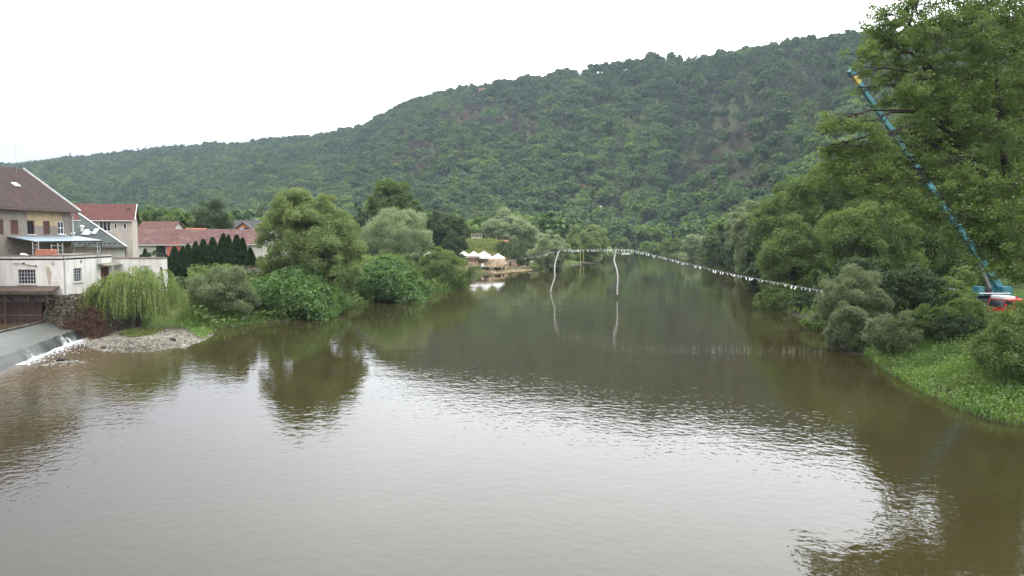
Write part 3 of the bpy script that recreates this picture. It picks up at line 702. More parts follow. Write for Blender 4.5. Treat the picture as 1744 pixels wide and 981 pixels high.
# ---- white flat-roofed annex (front towards the weir, flank along the water)
CX, CY = -41.9, 71.0; ZT = 7.55
m_annex = plaster('white_render', (.62, .60, .555), (.40, .345, .28), (.50, .465, .41), .75, .4)
m_cop = simple('brown_coping', (.16, .11, .085), .8, .3, 2)
def annex():
    r = thing('annex', 'long white flat-roofed annex with barred windows on the river wall', 'building', (CX - 4, CY + 4, GT))
    zb = 3.2; hh = ZT - zb; xw = -60.0; y2 = 79.9
    O1 = Vector((xw, CY, zb)); u1 = Vector((1, 0, 0)); n1 = Vector((0, -1, 0)); W1 = CX - xw
    def loc(px0, py0, px1, py1): a = W(px0, py1, CY); b = W(px1, py0, CY); return (a.x - xw, a.z - zb, b.x - xw, b.z - zb)
    h1 = [loc(31, 459, 60, 483.5)]
    O2 = Vector((CX, CY, zb)); u2 = Vector((0, 1, 0)); n2 = Vector((1, 0, 0)); W2 = y2 - CY
    def loc2(px0, z0, px1, z1):
        ya = CX / ((px0 - 872) / FPX); yb = CX / ((px1 - 872) / FPX); return (ya - CY, z0 - zb, yb - CY, z1 - zb)
    h2 = [loc2(124.5, 5.0, 138.5, 6.3), loc2(137, 6.75, 140, 7.05), loc2(171, 4.2, 186, 6.2)]
    mb = MB(); mb.wall(O1, u1, n1, W1, hh, h1, .22); mb.wall(O2, u2, n2, W2, hh, h2, .22)
    mb.quad((xw, CY, zb), (xw, CY, ZT), (xw, y2, ZT), (xw, y2, zb)); mb.quad((CX, y2, zb), (xw, y2, zb), (xw, y2, ZT), (CX, y2, ZT))
    mb.build('wall', m_annex, r)
    mb = MB(); mb.slab([(xw, CY, ZT - .25), (CX, CY, ZT - .25), (CX, y2, ZT - .25), (xw, y2, ZT - .25)], .15); mb.build('roof', simple('bitumen', (.14, .13, .12), .9, .3, 1), r)
    mb = MB(); mb.box(((xw + CX) / 2 + .1, CY + .1, ZT + .035), CX - xw, .36, .07); mb.box((CX - .08, (CY + y2) / 2 + .14, ZT + .037), .36, y2 - CY - .1, .07); mb.build('coping', m_cop, r)
    window(r, O1, u1, n1, h1[0], 6, 4, m_bar, .05, .045, .16, sill=m_annex); window(r, O2, u2, n2, h2[0], 4, 5, m_bar, .05, .04, .16, sill=m_annex)
    mb = MB(); a, c, b, d = h2[1]; mb.box(O2 + u2 * ((a + b) / 2) + Z3 * ((c + d) / 2) - n2 * .15, .05, b - a, d - c); mb.build('vent', m_dark, r)
    mb = MB(); a, c, b, d = h2[2]; mb.box(O2 + u2 * ((a + b) / 2) + Z3 * ((c + d) / 2) - n2 * .15, .06, b - a - .02, d - c - .02); dr = mb.build('door', m_shut, r)
    mb = MB(); mb.tube([O2 + u2 * (b - .2) + Z3 * (c + 1) - n2 * .1, O2 + u2 * (b - .2) + Z3 * (c + 1) - n2 * .02], .03, 6); mb.build('handle', m_bar, dr)
    ya = CX / ((165 - 872) / FPX); yb = CX / ((192 - 872) / FPX)
    mb = MB(); mb.slab([(CX + .02, ya, 6.62), (CX + 1.0, ya, 6.42), (CX + 1.0, yb, 6.42), (CX + .02, yb, 6.62)], .08); mb.build('door_canopy', simple('old_olive_board', (.16, .15, .10), .8, .3, 3), r)
    mb = MB(); mb.tube([(CX + .07, CY + .35, 4.0), (CX + .07, CY + .35, ZT)], .05, 6); mb.build('downpipe', m_bar, r)
    mb = MB()
    for y in (77.0, 77.5): mb.bar((CX + .12, y, 6.0), (CX + .12, y, 8.4), .05)
    for z in (6.2, 6.6, 7.0, 7.4, 7.8): mb.bar((CX + .12, 77.0, z), (CX + .12, 77.5, z), .035)
    mb.build('ladder', m_bar, r)
    mb = MB(); p = W(18, 449, CY); q = W(41, 449, CY); mb.tube([(p.x + .3, CY - .07, p.z), (q.x, CY - .07, q.z)], .03, 5); mb.tube([(q.x, CY - .09, q.z - .05), (q.x, CY - .09, q.z + .1)], .1, 8)
    p = W(44, 451, CY); q = W(62, 453, CY); mb.tube([(p.x, CY - .07, p.z), (q.x, CY - .07, q.z)], .03, 5); mb.tube([(q.x, CY - .09, q.z - .05), (q.x, CY - .09, q.z + .08)], .07, 8); mb.build('wall_pipe', m_iron, r)
    mb = MB(); p = W(90, 448, CY); mb.tube([(p.x, CY - .01, p.z), (p.x, CY - .05, p.z)], .17, 12); mb.build('wall_vent', simple('pale_grille', (.36, .34, .31), .8, .2, 6), r)
    # bare patch of old plaster
    t = plaster('bare_plaster', (.40, .335, .26), (.26, .2, .15), (.46, .4, .33), .6, 1.5)
    mb = MB(); p = W(79, 455, CY); q = W(87, 486, CY); mb.add([(p.x - .05, CY - .012, p.z), (p.x + .12, CY - .012, q.z), (q.x - .03, CY - .012, q.z + .1), (q.x + .1, CY - .012, p.z - .5), (q.x - .15, CY - .012, p.z + .06)], [(0, 1, 2, 3, 4)]); mb.build('plaster_patch', t, r)
    return r
annex()

# ---- lower white block to the right
def block():
    xa, xb = CX + .02, W(275, 440, 80.2).x; y0, y1 = 80.2, 81.5; zt = 7.05
    r = thing('outbuilding', 'small white flat-roofed block with blue-white window behind weeping willow', 'building', ((xa + xb) / 2, 80.8, GT))
    O = Vector((xa, y0, 3.6)); u = Vector((1, 0, 0)); n = Vector((0, -1, 0))
    f = lambda px0, py0, px1, py1: (W(px0, 0, y0).x - xa, W(0, py1, y0).z - 3.6, W(px1, 0, y0).x - xa, W(0, py0, y0).z - 3.6)
    hs = [f(222, 452.5, 241, 465), f(258, 455, 262, 461)]
    mb = MB(); mb.wall(O, u, n, xb - xa, zt - 3.6, hs, .2)
    mb.quad((xb, y0, 3.6), (xb, y1, 3.6), (xb, y1, zt), (xb, y0, zt)); mb.quad((xa, y1, 3.6), (xa, y0, 3.6), (xa, y0, zt), (xa, y1, zt)); mb.quad((xb, y1, 3.6), (xa, y1, 3.6), (xa, y1, zt), (xb, y1, zt))
    mb.build('wall', m_annex, r)
    mb = MB(); mb.slab([(xa - .05, y0 - .08, zt + .08), (xb + .08, y0 - .08, zt + .08), (xb + .08, y1, zt + .08), (xa - .05, y1, zt + .08)], .1); mb.build('roof', m_cop, r)
    window(r, O, u, n, hs[0], 1, 1, m_frame_w, .07, .05, .14, simple('blue_white_blind', (.56, .62, .68), .5, .06, 3)); window(r, O, u, n, hs[1], 1, 1, m_dark, .04, .03, .14)
block()

# ---- green-roofed house
def green_house():
    Y0 = 92.0; ze = W(0, 420.5, Y0).z; xr = W(216, 420, Y0).x; xl = -61.0; Yr = 98.5; zr = W(0, 357, Yr).z; xp = W(124, 360, Yr).x
    r = thing('green_roof_house', 'white house under a steep dark green roof with skylights behind annex', 'house', ((xr + xl) / 2, Yr, GT))
    mb = MB(); yb = Yr + 6.5; xq = xr * (yb + .5) / Y0 - .25
    mb.wall((xl, Y0 + .5, GT - .5), (1, 0, 0), (0, -1, 0), xr - .4 - xl, ze - GT + .55, [(10.8, 2.0, 12.2, 2.5)], .15)
    mb.quad((xr - .4, Y0 + .5, GT - .5), (xq - .4, yb, GT - .5), (xq - .4, yb, ze + .05), (xr - .4, Y0 + .5, ze + .05)); mb.quad((xq - .4, yb, GT - .5), (xl, yb, GT - .5), (xl, yb, ze), (xq - .4, yb, ze)); mb.quad((xl, yb, GT - .5), (xl, Y0 + .5, GT - .5), (xl, Y0 + .5, ze), (xl, yb, ze))
    mb.build('wall', plaster('cream_render', (.58, .565, .51), (.42, .38, .32), None, .5), r)
    t = NT('green_roofing'); v = t.coords(); n = t.noise(v, .5, 6, .7); n2 = t.noise(v, 6, 4, .6)
    c = t.ramp(n, [(.3, (.045, .058, .052)), (.7, (.066, .082, .074))]); c = t.mix(t.ramp(n2, [(.4, .3), (.6, 0)]), c, (.03, .036, .034))
    t.principled(c, .75, .25, t.bump(n2, .3, .01))
    mb = MB(); e = .1
    ridge_l = (xl + 3, Yr, zr)
    mb.slab([(xl - .4, Y0, ze), (xr, Y0, ze), (xp, Yr, zr), ridge_l], .14); mb.slab([(xr, Y0, ze), (xq, yb + .5, ze), (xp, Yr, zr)], .14)
    mb.slab([(xq, yb + .5, ze), (xl - .4, yb + .5, ze), ridge_l, (xp, Yr, zr)], .14); mb.slab([(xl - .4, yb + .5, ze), (xl - .4, Y0, ze), ridge_l], .14)
    rf = mb.build('roof', t.m, r)
    mb = MB(); mb.tube([(xl - .4, Y0 - .07, ze - .12), (xr, Y0 - .07, ze - .12)], .08, 6); mb.tube([(xr - .35, Y0 + .4, ze - .2), (xr - .35, Y0 + .4, GT)], .06, 6); mb.build('gutter', m_iron, rf)
    mb = MB(); mb.bar(Vector((xr, Y0 - .02, ze + .04)), Vector((xp, Yr, zr + .06)), .16, .1); mb.build('hip_edge', simple('pale_flashing', (.42, .43, .42), .5, .1, 2), rf)
    sl = (zr - ze) / (Yr - Y0)
    on = lambda px, py: (lambda k: Vector((k.x, k.y, k.z)))(roofpt(px, py, Y0, ze, sl))
    Mx = Matrix.Rotation(math.atan(sl), 3, 'X')
    gl = NT('skylight_glass'); gl.principled((.5, .53, .56), .12, .6)
    for px, py, w_, l_ in ((146, 396.5, .55, 1.15), (163, 395, .55, 1.15), (124.5, 399, .5, .5), (151, 398.5, .5, .75)):
        p = roofpt(px, py, Y0, ze, sl); mb = MB(); mb.box(p + Vector((0, -.05, .07)), w_, l_, .1, M=Mx); sk = mb.build('skylight', m_bar, rf)
        mb = MB(); mb.box(p + Vector((0, -.085, .112)), w_ - .12, l_ - .14, .03, M=Mx); mb.build('pane', gl.m, sk)
    p = roofpt(140, 393, Y0, ze, sl); mb = MB(); mb.tube([p - Vector((0, 0, .1)), p + Vector((0, 0, .45))], .16, 10); mb.tube([p + Vector((0, 0, .45)), p + Vector((0, 0, .62)), p + Vector((0, 0, .7))], [.26, .26, .08], 10); mb.build('roof_vent', m_white, rf)
    for i in range(9):
        p = roofpt(136 + i * 8.5, 415, Y0, ze, sl); mb = MB(); mb.box(p + Vector((0, -.02, .06)), .3, .05, .12); mb.build('snow_guard', m_iron, rf)
def roofpt(px, py, Y0, ze, sl):
    a = W(px, py, 10) - Vector((0, 0, H)); a /= 10.0     # per metre of y
    # H + a.z*y = ze + sl*(y-Y0)
    y = (H - ze + sl * Y0) / (sl - a.z); return Vector((a.x * y, y, H + a.z * y))
green_house()

# ---- generic gabled house (front along dir u, gables at the ends)
def gabled(name, label, O, ang, L, D, base, ze, zr, wallm, roofm, holes=(), ghole=(), ov=.35, fm=None, verge=None, group=None, pos=None, gabw=None):
    u = Vector((math.cos(ang), math.sin(ang), 0)); n = Vector((u.y, -u.x, 0)); O = Vector((O[0], O[1], base))
    r = thing(name, label, 'house', O + u * L / 2 - n * D / 2 + Vector((0, 0, .4)), group)
    mb = MB(); hh = ze - base
    mb.wall(O, u, n, L, hh, [h[:4] for h in holes], .16)
    b0, b1 = O - n * D, O + u * L - n * D
    mb.wall(O + u * L, -n, u, D, hh, [h[:4] for h in ghole], .16)
    mb.wall(b1, -u, -n, L, hh); mb.wall(b0, n, -u, D, hh)
    up = Vector((0, 0, hh)); rg = Vector((0, 0, zr - base - .12))
    mb.poly([O + u * L + up, b1 + up, O + u * L - n * D / 2 + rg]); mb.poly([b0 + up, O + up, O - n * D / 2 + rg])
    mb.build('wall', wallm, r)
    sl = (zr - ze) / (D / 2); o3 = Vector((0, 0, ov * sl)); R0 = O - n * D / 2 + Vector((0, 0, zr - base)) - u * ov; R1 = R0 + u * (L + 2 * ov)
    mb = MB(); mb.slab([O - u * ov + n * ov + up - o3, O + u * (L + ov) + n * ov + up - o3, R1, R0], .14)
    e = n * .01; mb.slab([b1 + u * ov - n * ov + up - o3, b0 - u * ov - n * ov + up - o3, R0 - e, R1 - e], .14)
    rf = mb.build('roof', roofm, r)
    mb = MB(); mb.tube([O - u * ov + n * (ov + .07) + up - o3 - Vector((0, 0, .1)), O + u * (L + ov) + n * (ov + .07) + up - o3 - Vector((0, 0, .1))], .07, 6); mb.build('gutter', m_pipe, rf)
    if verge:
        mb = MB(); mb.bar(O + u * (L + ov + .06) + n * ov + up - o3, R1 + u * .06, .08, .2); mb.build('verge_board', verge, rf)
    for h in holes: window(r, O, u, n, h[:4], h[4], h[5], fm or m_frame_w, .08, .06, .12, h[6] if len(h) > 6 else None)
    for h in ghole: window(r, O + u * L, -n, u, h[:4], h[4], h[5], fm or m_frame_w, .08, .06, .12)
    return r, rf, O, u, n

m_pink = plaster('weathered_pink_render', (.46, .405, .345), (.26, .225, .19), (.35, .325, .29), .7, .45)
a = math.radians(21); O = W(122, 400, 96.5)
L = 6.9
r, rf, O, u, n = gabled('red_roof_house', 'weathered grey-pink house with red roof and three-part white window', (O.x, O.y), a, L, 7.0, GT - .5, 11.55, 13.55, m_pink,
    tiles('dull_red_sheet', (.105, .042, .037), (.125, .053, .046), (.10, .055, .046), .5, .35, .02, 'x'),
    [(3.1, 6.35, 4.45, 7.65, 3, 1), (4.8, 6.6, 5.15, 7.4, 1, 1, m_dark), (5.85, 6.6, 6.25, 7.4, 1, 1, m_dark)], (), .3, None, m_pipe)
mb = MB(); p = O + u * 6.3 - n * 2.4 + Vector((0, 0, 9.35)); mb.box(p, .5, .4, .2, a); mb.build('roof_hatch', m_iron, rf)

m_barn = plaster('barn_render', (.50, .475, .43), (.31, .28, .25), (.40, .37, .33), .6, .3)
p0 = W(231, 414, 117); p1 = W(442, 416, 124)
a = math.atan2(p1.y - p0.y, p1.x - p0.x); L = math.hypot(p1.x - p0.x, p1.y - p0.y)
r, rf, O, u, n = gabled('tiled_barn', 'long low barn with mottled red tiled roof behind the thuja row', (p0.x, p0.y), a, L, 7.5, GT - .4, 8.25, 10.45, m_barn,
    tiles('old_red_tiles', (.115, .057, .05), (.155, .09, .08), (.20, .145, .125), .28, .34, .05, 'x'),
    [(4.0, 1.2, 5.6, 2.9, 2, 2), (9.6, 1.4, 10.8, 3.0, 2, 2), (17.6, .9, 18.6, 2.3, 2, 2, m_dark)], (), .4)
mb = MB(); c = O + u * 5.3 + n * .09 + Vector((0, 0, 2.5)); mb.box(c, 1.9, .08, 4.2, a); mb.build('gate', simple('faded_red_gate', (.42, .12, .09), .7, .15, 2), r)
mb = MB(); c = O + u * 3.5 + n * .06 + Vector((0, 0, 2.4)); mb.box(c, 1.3, .05, 4.2, a); mb.build('dark_opening', m_dark, r)

p0 = W(232, 392, 150); gabled('brick_roof_house', 'house behind the barn, only its brick-red roof showing beside grey house', (p0.x, p0.y), .05, 6.6, 8, GT - .4, 10.3, 12.2, m_barn,
    tiles('brick_red_tiles', (.12, .058, .05), (.145, .07, .06), (.12, .075, .06), .28, .34, .03, 'x'))
p0 = W(300, 393, 160); gabled('orange_roof_shed', 'low shed with bright orange tiled roof showing over barn ridge', (p0.x, p0.y), .03, 5.2, 4, GT - .4, 9.9, 10.9, m_barn,
    tiles('orange_tiles', (.50, .17, .07), (.56, .21, .09), (.45, .18, .09), .28, .34, .03, 'x'))

# ---- orange house with dark roof and a front gable, far behind the barn
def orange_house():
    Y = 188.0; p = W(392, 395, Y); zb = GT
    r, rf, O, u, n = gabled('dark_roof_house', 'house with charcoal roof and orange gabled dormer behind the barn', (p.x, p.y), .02, 9.4, 9, zb - .4, 10.2, 13.2, simple('cream_house_render', (.48, .45, .39), .9, .12, 1),
        tiles('charcoal_tiles', (.07, .066, .068), (.09, .085, .085), (.1, .09, .085), .3, .34, .03, 'x'), [(7.2, 5.0, 8.4, 6.0, 2, 1)])
    # dormer
    w = 4.6; f = O + u * 3.4 + n * .5; zz = 9.6
    mb = MB(); b0 = f - u * w / 2; b1 = f + u * w / 2; z = lambda v, h: Vector((v.x, v.y, h))
    mb.poly([z(b0, zz), z(b1, zz), z(b1, zz + .9), z(f, 12.3), z(b0, zz + .9)]); mb.quad(z(b1, zz), z(b1 - n * 4, zz), z(b1 - n * 4, zz + .9), z(b1, zz + .9)); mb.quad(z(b0 - n * 4, zz), z(b0, zz), z(b0, zz + .9), z(b0 - n * 4, zz + .9))
    d = mb.build('dormer', simple('orange_gable', (.56, .19, .06), .9, .1, 1), r)
    mb = MB()
    for s in (-1, 1): mb.slab([z(f + u * s * (w / 2 + .7) + n * .5, zz + .55), z(f + n * .5 + u * s * .005, 12.65), z(f - n * 4 + u * s * .005, 12.65), z(f + u * s * (w / 2 + .7) - n * 4, zz + .55)], .15)
    mb.build('dormer_roof', simple('dormer_tiles', (.065, .05, .05), .9, .2, 3), d)
    mb = MB(); mb.box(z(f + n * .04, zz + 1.15) + u * .35, 1.5, .06, 1.1, .02); mb.build('dormer_shade', m_dark, d)
    mb = MB(); mb.box(z(f + n * .08, zz + 1.15) - u * .3, .95, .06, 1.1, .02); mb.build('dormer_window', simple('sky_glass', (.42, .46, .5), .1, .1, 2, .5), d)
    p2 = W(462, 392, 196); gabled('gable_house', 'pale house whose dark gable peeps out behind the yellow-green willow', (p2.x, p2.y), 1.25, 8, 6, zb - .4, 10.3, 13.0, plaster('pale_render', (.5, .48, .44), (.4, .37, .33)),
        tiles('dark_brown_tiles', (.075, .055, .05), (.09, .07, .06), (.1, .08, .07), .3, .34, .03, 'x'))
orange_house()

# ---- stone garden wall before the thujas
def stone_wall():
    Y = 97.5; a, b = W(334, 456, Y), W(470, 456, Y + 1); zt = W(0, 455.5, Y).z
    t = NT('stone_masonry'); v = t.coords()
    vo = t.n('ShaderNodeTexVoronoi'); vo.inputs['Scale'].default_value = 2.4; mpn = t.coords(scale=(1, 1, 1.7)); t.l(mpn, vo.inputs['Vector'])
    n = t.noise(v, 5, 5, .7); c = t.mix(.55, vo.outputs['Color'], t.ramp(n, [(.3, (.2, .18, .16)), (.7, (.36, .33, .29))]))
    bwn = t.n('ShaderNodeRGBToBW'); t.l(c, bwn.inputs[0]); c = t.ramp(bwn.outputs[0], [(.15, (.13, .12, .105)), (.65, (.40, .365, .32))])
    t.principled(c, .95, .1, t.bump(vo.outputs['Distance'], .8, .08))
    r = thing('stone_wall', 'grey rubble stone garden wall in front of the thuja row', 'wall', ((a.x + b.x) / 2, Y, GT - 1))
    mb = MB(); n_ = 24
    for i in range(n_):
        x0 = a.x + (b.x - a.x) * i / n_; x1 = a.x + (b.x - a.x) * (i + 1) / n_; mb.box(((x0 + x1) / 2, Y + .25 + .03 * math.sin(i * 2.3), (zt + 2.6) / 2), x1 - x0 - .004, .5, zt - 2.6)
    mb.build('masonry', t.m, r)
    mb = MB(); mb.box(((a.x + b.x) / 2, Y + .25, zt + .06), b.x - a.x + .1, .66, .1); mb.build('coping', m_iron, r)
stone_wall()

# ---- pile of bricks and odds and ends on the annex terrace
t = NT('orange_brick'); b = t.n('ShaderNodeTexBrick'); b.inputs['Scale'].default_value = 4; b.inputs['Color1'].default_value = (.42, .16, .10, 1); b.inputs['Color2'].default_value = (.52, .23, .15, 1); b.inputs['Mortar'].default_value = (.12, .06, .05, 1)
tcx = t.n('ShaderNodeTexCoord'); spx = t.n('ShaderNodeSeparateXYZ'); t.l(tcx.outputs['Object'], spx.inputs[0]); cbx = t.n('ShaderNodeCombineXYZ'); t.l(spx.outputs['X'], cbx.inputs[0]); t.l(spx.outputs['Z'], cbx.inputs[1]); t.l(cbx.outputs[0], b.inputs['Vector']); t.principled(b.outputs['Color'], .9, .1)
rng = RS(5); mb = MB(); p = W(76, 432, 73.0); zt = ZT - .25
for k in range(4):
    nb = 9 - (k > 2)
    for j in range(3):
        for i in range(nb): mb.box((p.x + (i - nb / 2 + .5) * .19 + rng.uniform(-.01, .01), 73 + j * .26, zt + .12 + k * .2), .18, .25, .185)
tag(mb.build('brick_stack', t.m), 'stack of orange bricks on the flat roof under the blue canopy', 'bricks')
mb = MB()
for i, (px, hgt) in enumerate(((56, 1.5), (66, 1.6), (88, 1.3), (99, 1.4), (107, 1.4))):
    p = W(px, 430, 74.5); mb.bar((p.x, 74.5, zt), (p.x, 74.5, zt + hgt), .06)
for z0, p0_, p1_ in ((.9, 56, 66), (1.2, 56, 66), (.7, 88, 107), (1.15, 88, 107), (.12, 56, 107)):
    a_, b_ = W(p0_, 430, 74.5), W(p1_, 430, 74.5); mb.bar((a_.x, 74.5, zt + z0), (b_.x, 74.5, zt + z0), .045)
tag(mb.build('scaffold_frame', m_bar), 'rusty scaffold frame standing on the roof terrace under the canopy', 'scaffold')
mb = MB(); p = W(42, 436, 72.6); mb.tube([(p.x - .35, 72.6, zt + .35), (p.x, 72.6, zt + .3), (p.x + .5, 72.6, zt + .13)], [.12, .14, .1], 8); tag(mb.build('tarp_roll', m_white), 'white rolled tarpaulin lying left of the brick stack', 'tarpaulin')

# ---- timber shed roof over the mill race, sluice wall below
def race():
    p1 = W(91, 490, 70); r = thing('timber_shed', 'dark weathered timber lean-to with plank skirt over the mill race', 'shed', (-50, 70.3, 3.4))
    mw = simple('weathered_timber', (.085, .062, .05), .9, .4, 2, .15, .02); mw2 = simple('grey_old_planks', (.13, .115, .105), .9, .45, 3, .1, .02)
    mb = MB(); mb.slab([(-62, 69.0, 4.42), (p1.x + .35, 69.0, 4.42), (p1.x, 70.95, 4.75), (-62, 70.95, 4.75)], .14); mb.build('roof', mw, r)
    mb = MB(); mb.box(((-62 + p1.x) / 2 + .2, 68.95, 4.25), 62 + p1.x + .2, .08, .26); mb.build('fascia', mw, r)
    rng = RS(9); mb = MB(); x = -61.8; xe = W(80, 500, 70.2).x
    while x < xe:
        w = rng.uniform(.14, .24); mb.box((x + w / 2, 70.15 + rng.uniform(-.02, .02), 3.82 + rng.uniform(-.05, .03)), w - .015, .05, .95 + rng.uniform(-.1, .05)); x += w
    mb.build('plank_skirt', mw2, r)
    mb = MB()
    for px in (10, 48, 80): q = W(px, 500, 69.3); mb.bar((q.x, 69.3, 3.3), (q.x, 69.3, 4.4), .14); mb.bar((q.x, 69.3, 3.8), (q.x, 70.4, 3.4), .1)
    mb.bar((-62, 69.35, 4.02), (p1.x - .2, 69.35, 4.02), .12); mb.build('beam', mw, r)
    xr = W(72, 520, 70.45).x; r2 = thing('sluice_wall', 'rust-brown steel sluice wall under the timber lean-to', 'sluice', (-52, 70.5, 1.2))
    t = NT('rusted_sheet'); v = t.coords(scale=(1, 1, .25)); n = t.noise(v, 2.0, 6, .7); c = t.ramp(n, [(.3, (.055, .033, .03)), (.7, (.10, .062, .05))]); t.principled(c, .75, .2, t.bump(n, .3, .03))
    mb = MB(); x = -62.0
    while x < xr - .1: w = min(.62, xr - x); mb.box((x + w / 2, 70.45, 2.25), w - .03, .08, 2.15); x += .62
    mb.build('sheet_panel', t.m, r2)
    mb = MB(); mb.box(((-62 + xr) / 2, 70.42, 3.36), 62 + xr, .2, .12); mb.box(((-62 + xr) / 2, 70.40, 2.08), 62 + xr, .14, .08); mb.build('rail', simple('rust_edge', (.17, .115, .09), .8, .3, 3), r2)
    mb = MB(); q = W(9, 540, 69.6); mb.bar((q.x, 69.6, .8), (q.x, 69.6, 3.4), .12); mb.build('post', m_iron, r2)
race()

# ---- rough river wall and its mossy stones, between shed and debris
def river_wall():
    r = thing('river_wall', 'rough mossy stone river wall below the corner of the white annex', 'wall', (-40.5, 70.8, .5))
    rng = RS(31); t = NT('mossy_rubble'); v = t.coords(); n = t.noise(v, 1.1, 6, .7); n2 = t.noise(v, 6, 5, .7)
    c = t.ramp(n2, [(.3, (.06, .047, .036)), (.7, (.19, .155, .12))]); c = t.mix(t.ramp(n, [(.48, 0), (.66, .65)]), c, (.09, .10, .045)); t.principled(c, .95, .1, t.bump(n2, .7, .05))
    path = [Vector((-43.35, 70.6, 0)), Vector((-42.0, 70.35, 0)), Vector((-40.9, 70.75, 0)), Vector((-39.6, 71.6, 0)), Vector((-38.3, 73.2, 0)), Vector((-36.9, 75.0, 0))]
    mb = MB()
    for a, b in zip(path, path[1:]):
        L = (b - a).length; d = (b - a).normalized(); z = .4
        while z < 3.85:
            hgt = rng.uniform(.16, .32); s = -rng.uniform(0, .3)
            while s < L:
                w = rng.uniform(.18, .5); c_ = a + d * (s + w / 2) + Vector((0, 0, z + hgt / 2)); nn = Vector((d.y, -d.x, 0))
                c_ += nn * (rng.uniform(-.12, .1) - (z - .4) * .09)
                bx = MB(); bx.box((0, 0, 0), w * .97, rng.uniform(.4, .6), hgt * .95, math.atan2(d.y, d.x) + rng.uniform(-.5, .5))
                vs = [Vector(v_) * rng.uniform(.6, 1.15) + c_ for v_ in bx.v]; mb.add(vs, bx.f); s += w
            z += hgt
    mb.build('rubble', t.m, r)
river_wall()

# ---- weir
def weir():
    r = thing('weir', 'low concrete weir with thin grey sheet of water and white overspill', 'weir', (-38.5, 60, 0))
    crest = [(-40.35, 70.7), (-39.8, 68.0), (-38.8, 63), (-37.0, 55.3), (-34.9, 47), (-31.5, 34), (-26, 14), (-24, 2)]
    crest = [Vector((x, y, .78)) for x, y in crest]
    back = [Vector((x, y, 1.60)) for x, y in [(-43.4, 70.1), (-43.1, 68.3), (-42.6, 64.5), (-41.6, 57), (-39.6, 48), (-36.2, 35), (-31, 14), (-29, 2)]]
    N_ = 90
    def samp(P, f): f *= len(P) - 1; i = min(int(f), len(P) - 2); return P[i].lerp(P[i + 1], f - i)
    rng = RS(3); Cs = [samp(crest, i / N_) for i in range(N_ + 1)]; Bs = [samp(back, i / N_) for i in range(N_ + 1)]
    for i, c in enumerate(Cs): c.x += .10 * math.sin(i * .9) * rng.uniform(.3, 1); c.z += rng.uniform(-.03, .03)
    V, F = [], []; K = 7
    for i in range(N_ + 1):
        for k in range(K): q = Bs[i].lerp(Cs[i], k / (K - 1)); V.append((q.x, q.y, q.z - .28 * math.sin(math.pi * k / (K - 1)) + .012 * rng.normal()))
    for i in range(N_):
        for k in range(K - 1): F.append((i * K + k, i * K + k + 1, (i + 1) * K + k + 1, (i + 1) * K + k))
    t = NT('wet_apron'); v = t.coords(); n = t.noise(t.coords(scale=(1, .35, 1)), 1.2, 6, .65); n2 = t.noise(v, .35, 4, .6)
    c = t.ramp(n, [(.3, (.085, .092, .082)), (.7, (.125, .132, .118))]); c = t.mix(t.ramp(n2, [(.5, 0), (.7, .35)]), c, (.11, .085, .06)); t.principled(c, .42, .3, t.bump(n, .35, .04))
    me = np_mesh('apron', np.array(V) - np.array(ORG['weir']), F, t.m, smooth=True); mesh_obj('apron', me, r)
    # overspill: stepped face with strands of white water
    V, F = [], []; K = 6
    prof = [(0, .0), (.10, -.06), (.22, -.30), (.50, -.44), (.62, -.70), (.85, -.83)]
    ext = lambda i: (Cs[min(i + 1, N_)] - Cs[max(i - 1, 0)]).normalized()
    for i in range(N_ + 1):
        d = ext(i); nn = Vector((-d.y, d.x, 0)); j = rng.uniform(-.05, .07)
        for k, (o_, z_) in enumerate(prof): q = Cs[i] + nn * (o_ + (j if k else 0)) + Vector((0, 0, z_ + .004)); V.append(tuple(q))
    for i in range(N_):
        for k in range(K - 1): F.append((i * K + k, i * K + k + 1, (i + 1) * K + k + 1, (i + 1) * K + k))
    t = NT('overspill'); ge = t.n('ShaderNodeNewGeometry'); m_ = t.n('ShaderNodeMapping'); m_.inputs['Scale'].default_value = (2.0, 2.6, .7); t.l(ge.outputs['Position'], m_.inputs[0])
    n = t.noise(m_.outputs[0], 1.0, 6, .7); m2 = t.n('ShaderNodeMapping'); m2.inputs['Scale'].default_value = (.2, .28, .2); t.l(ge.outputs['Position'], m2.inputs[0]); big = t.noise(m2.outputs[0], 1.0, 3, .5)
    fo = t.math('ADD', n, t.math('MULTIPLY', t.math('SUBTRACT', big, .5), .55))
    sp = t.n('ShaderNodeSeparateXYZ'); t.l(ge.outputs['Position'], sp.inputs[0]); fo = t.math('ADD', fo, t.math('MULTIPLY', t.math('SUBTRACT', .35, sp.outputs['Z']), .28))
    nr_ = t.n('ShaderNodeMapRange'); nr_.inputs['From Min'].default_value = 54; nr_.inputs['From Max'].default_value = 58.5; nr_.inputs['To Min'].default_value = -.4; nr_.inputs['To Max'].default_value = 0; t.l(sp.outputs['Y'], nr_.inputs['Value']); fo = t.math('ADD', fo, nr_.outputs[0])
    c = t.ramp(fo, [(.47, (.03, .032, .028)), (.60, (.12, .125, .118)), (.68, (.42, .44, .44)), (.78, (.62, .64, .64))]); t.principled(c, .35, .4, t.bump(n, .6, .06))
    me = np_mesh('overspill', np.array(V) - np.array(ORG['weir']), F, t.m, smooth=True); mesh_obj('overspill', me, r)
    # foam spreading on the pool
    rng = RS(4); V, F = [], []
    t = NT('foam'); t.principled((.52, .54, .54), .5, .3)
    pts = []
    for _ in range(1500):
        f = rng.uniform(0, .42); c = samp(crest, f); d = Vector((-.25, -1, 0)).normalized(); nn = Vector((1, -.2, 0)); o_ = .72 + abs(rng.normal()) * (.28 if rng.uniform() < .62 else 1.2) * (1.0 if f > .04 else 2.0)
        pts.append((c + nn * o_ + d * rng.uniform(0, .5), abs(o_ - .7)))
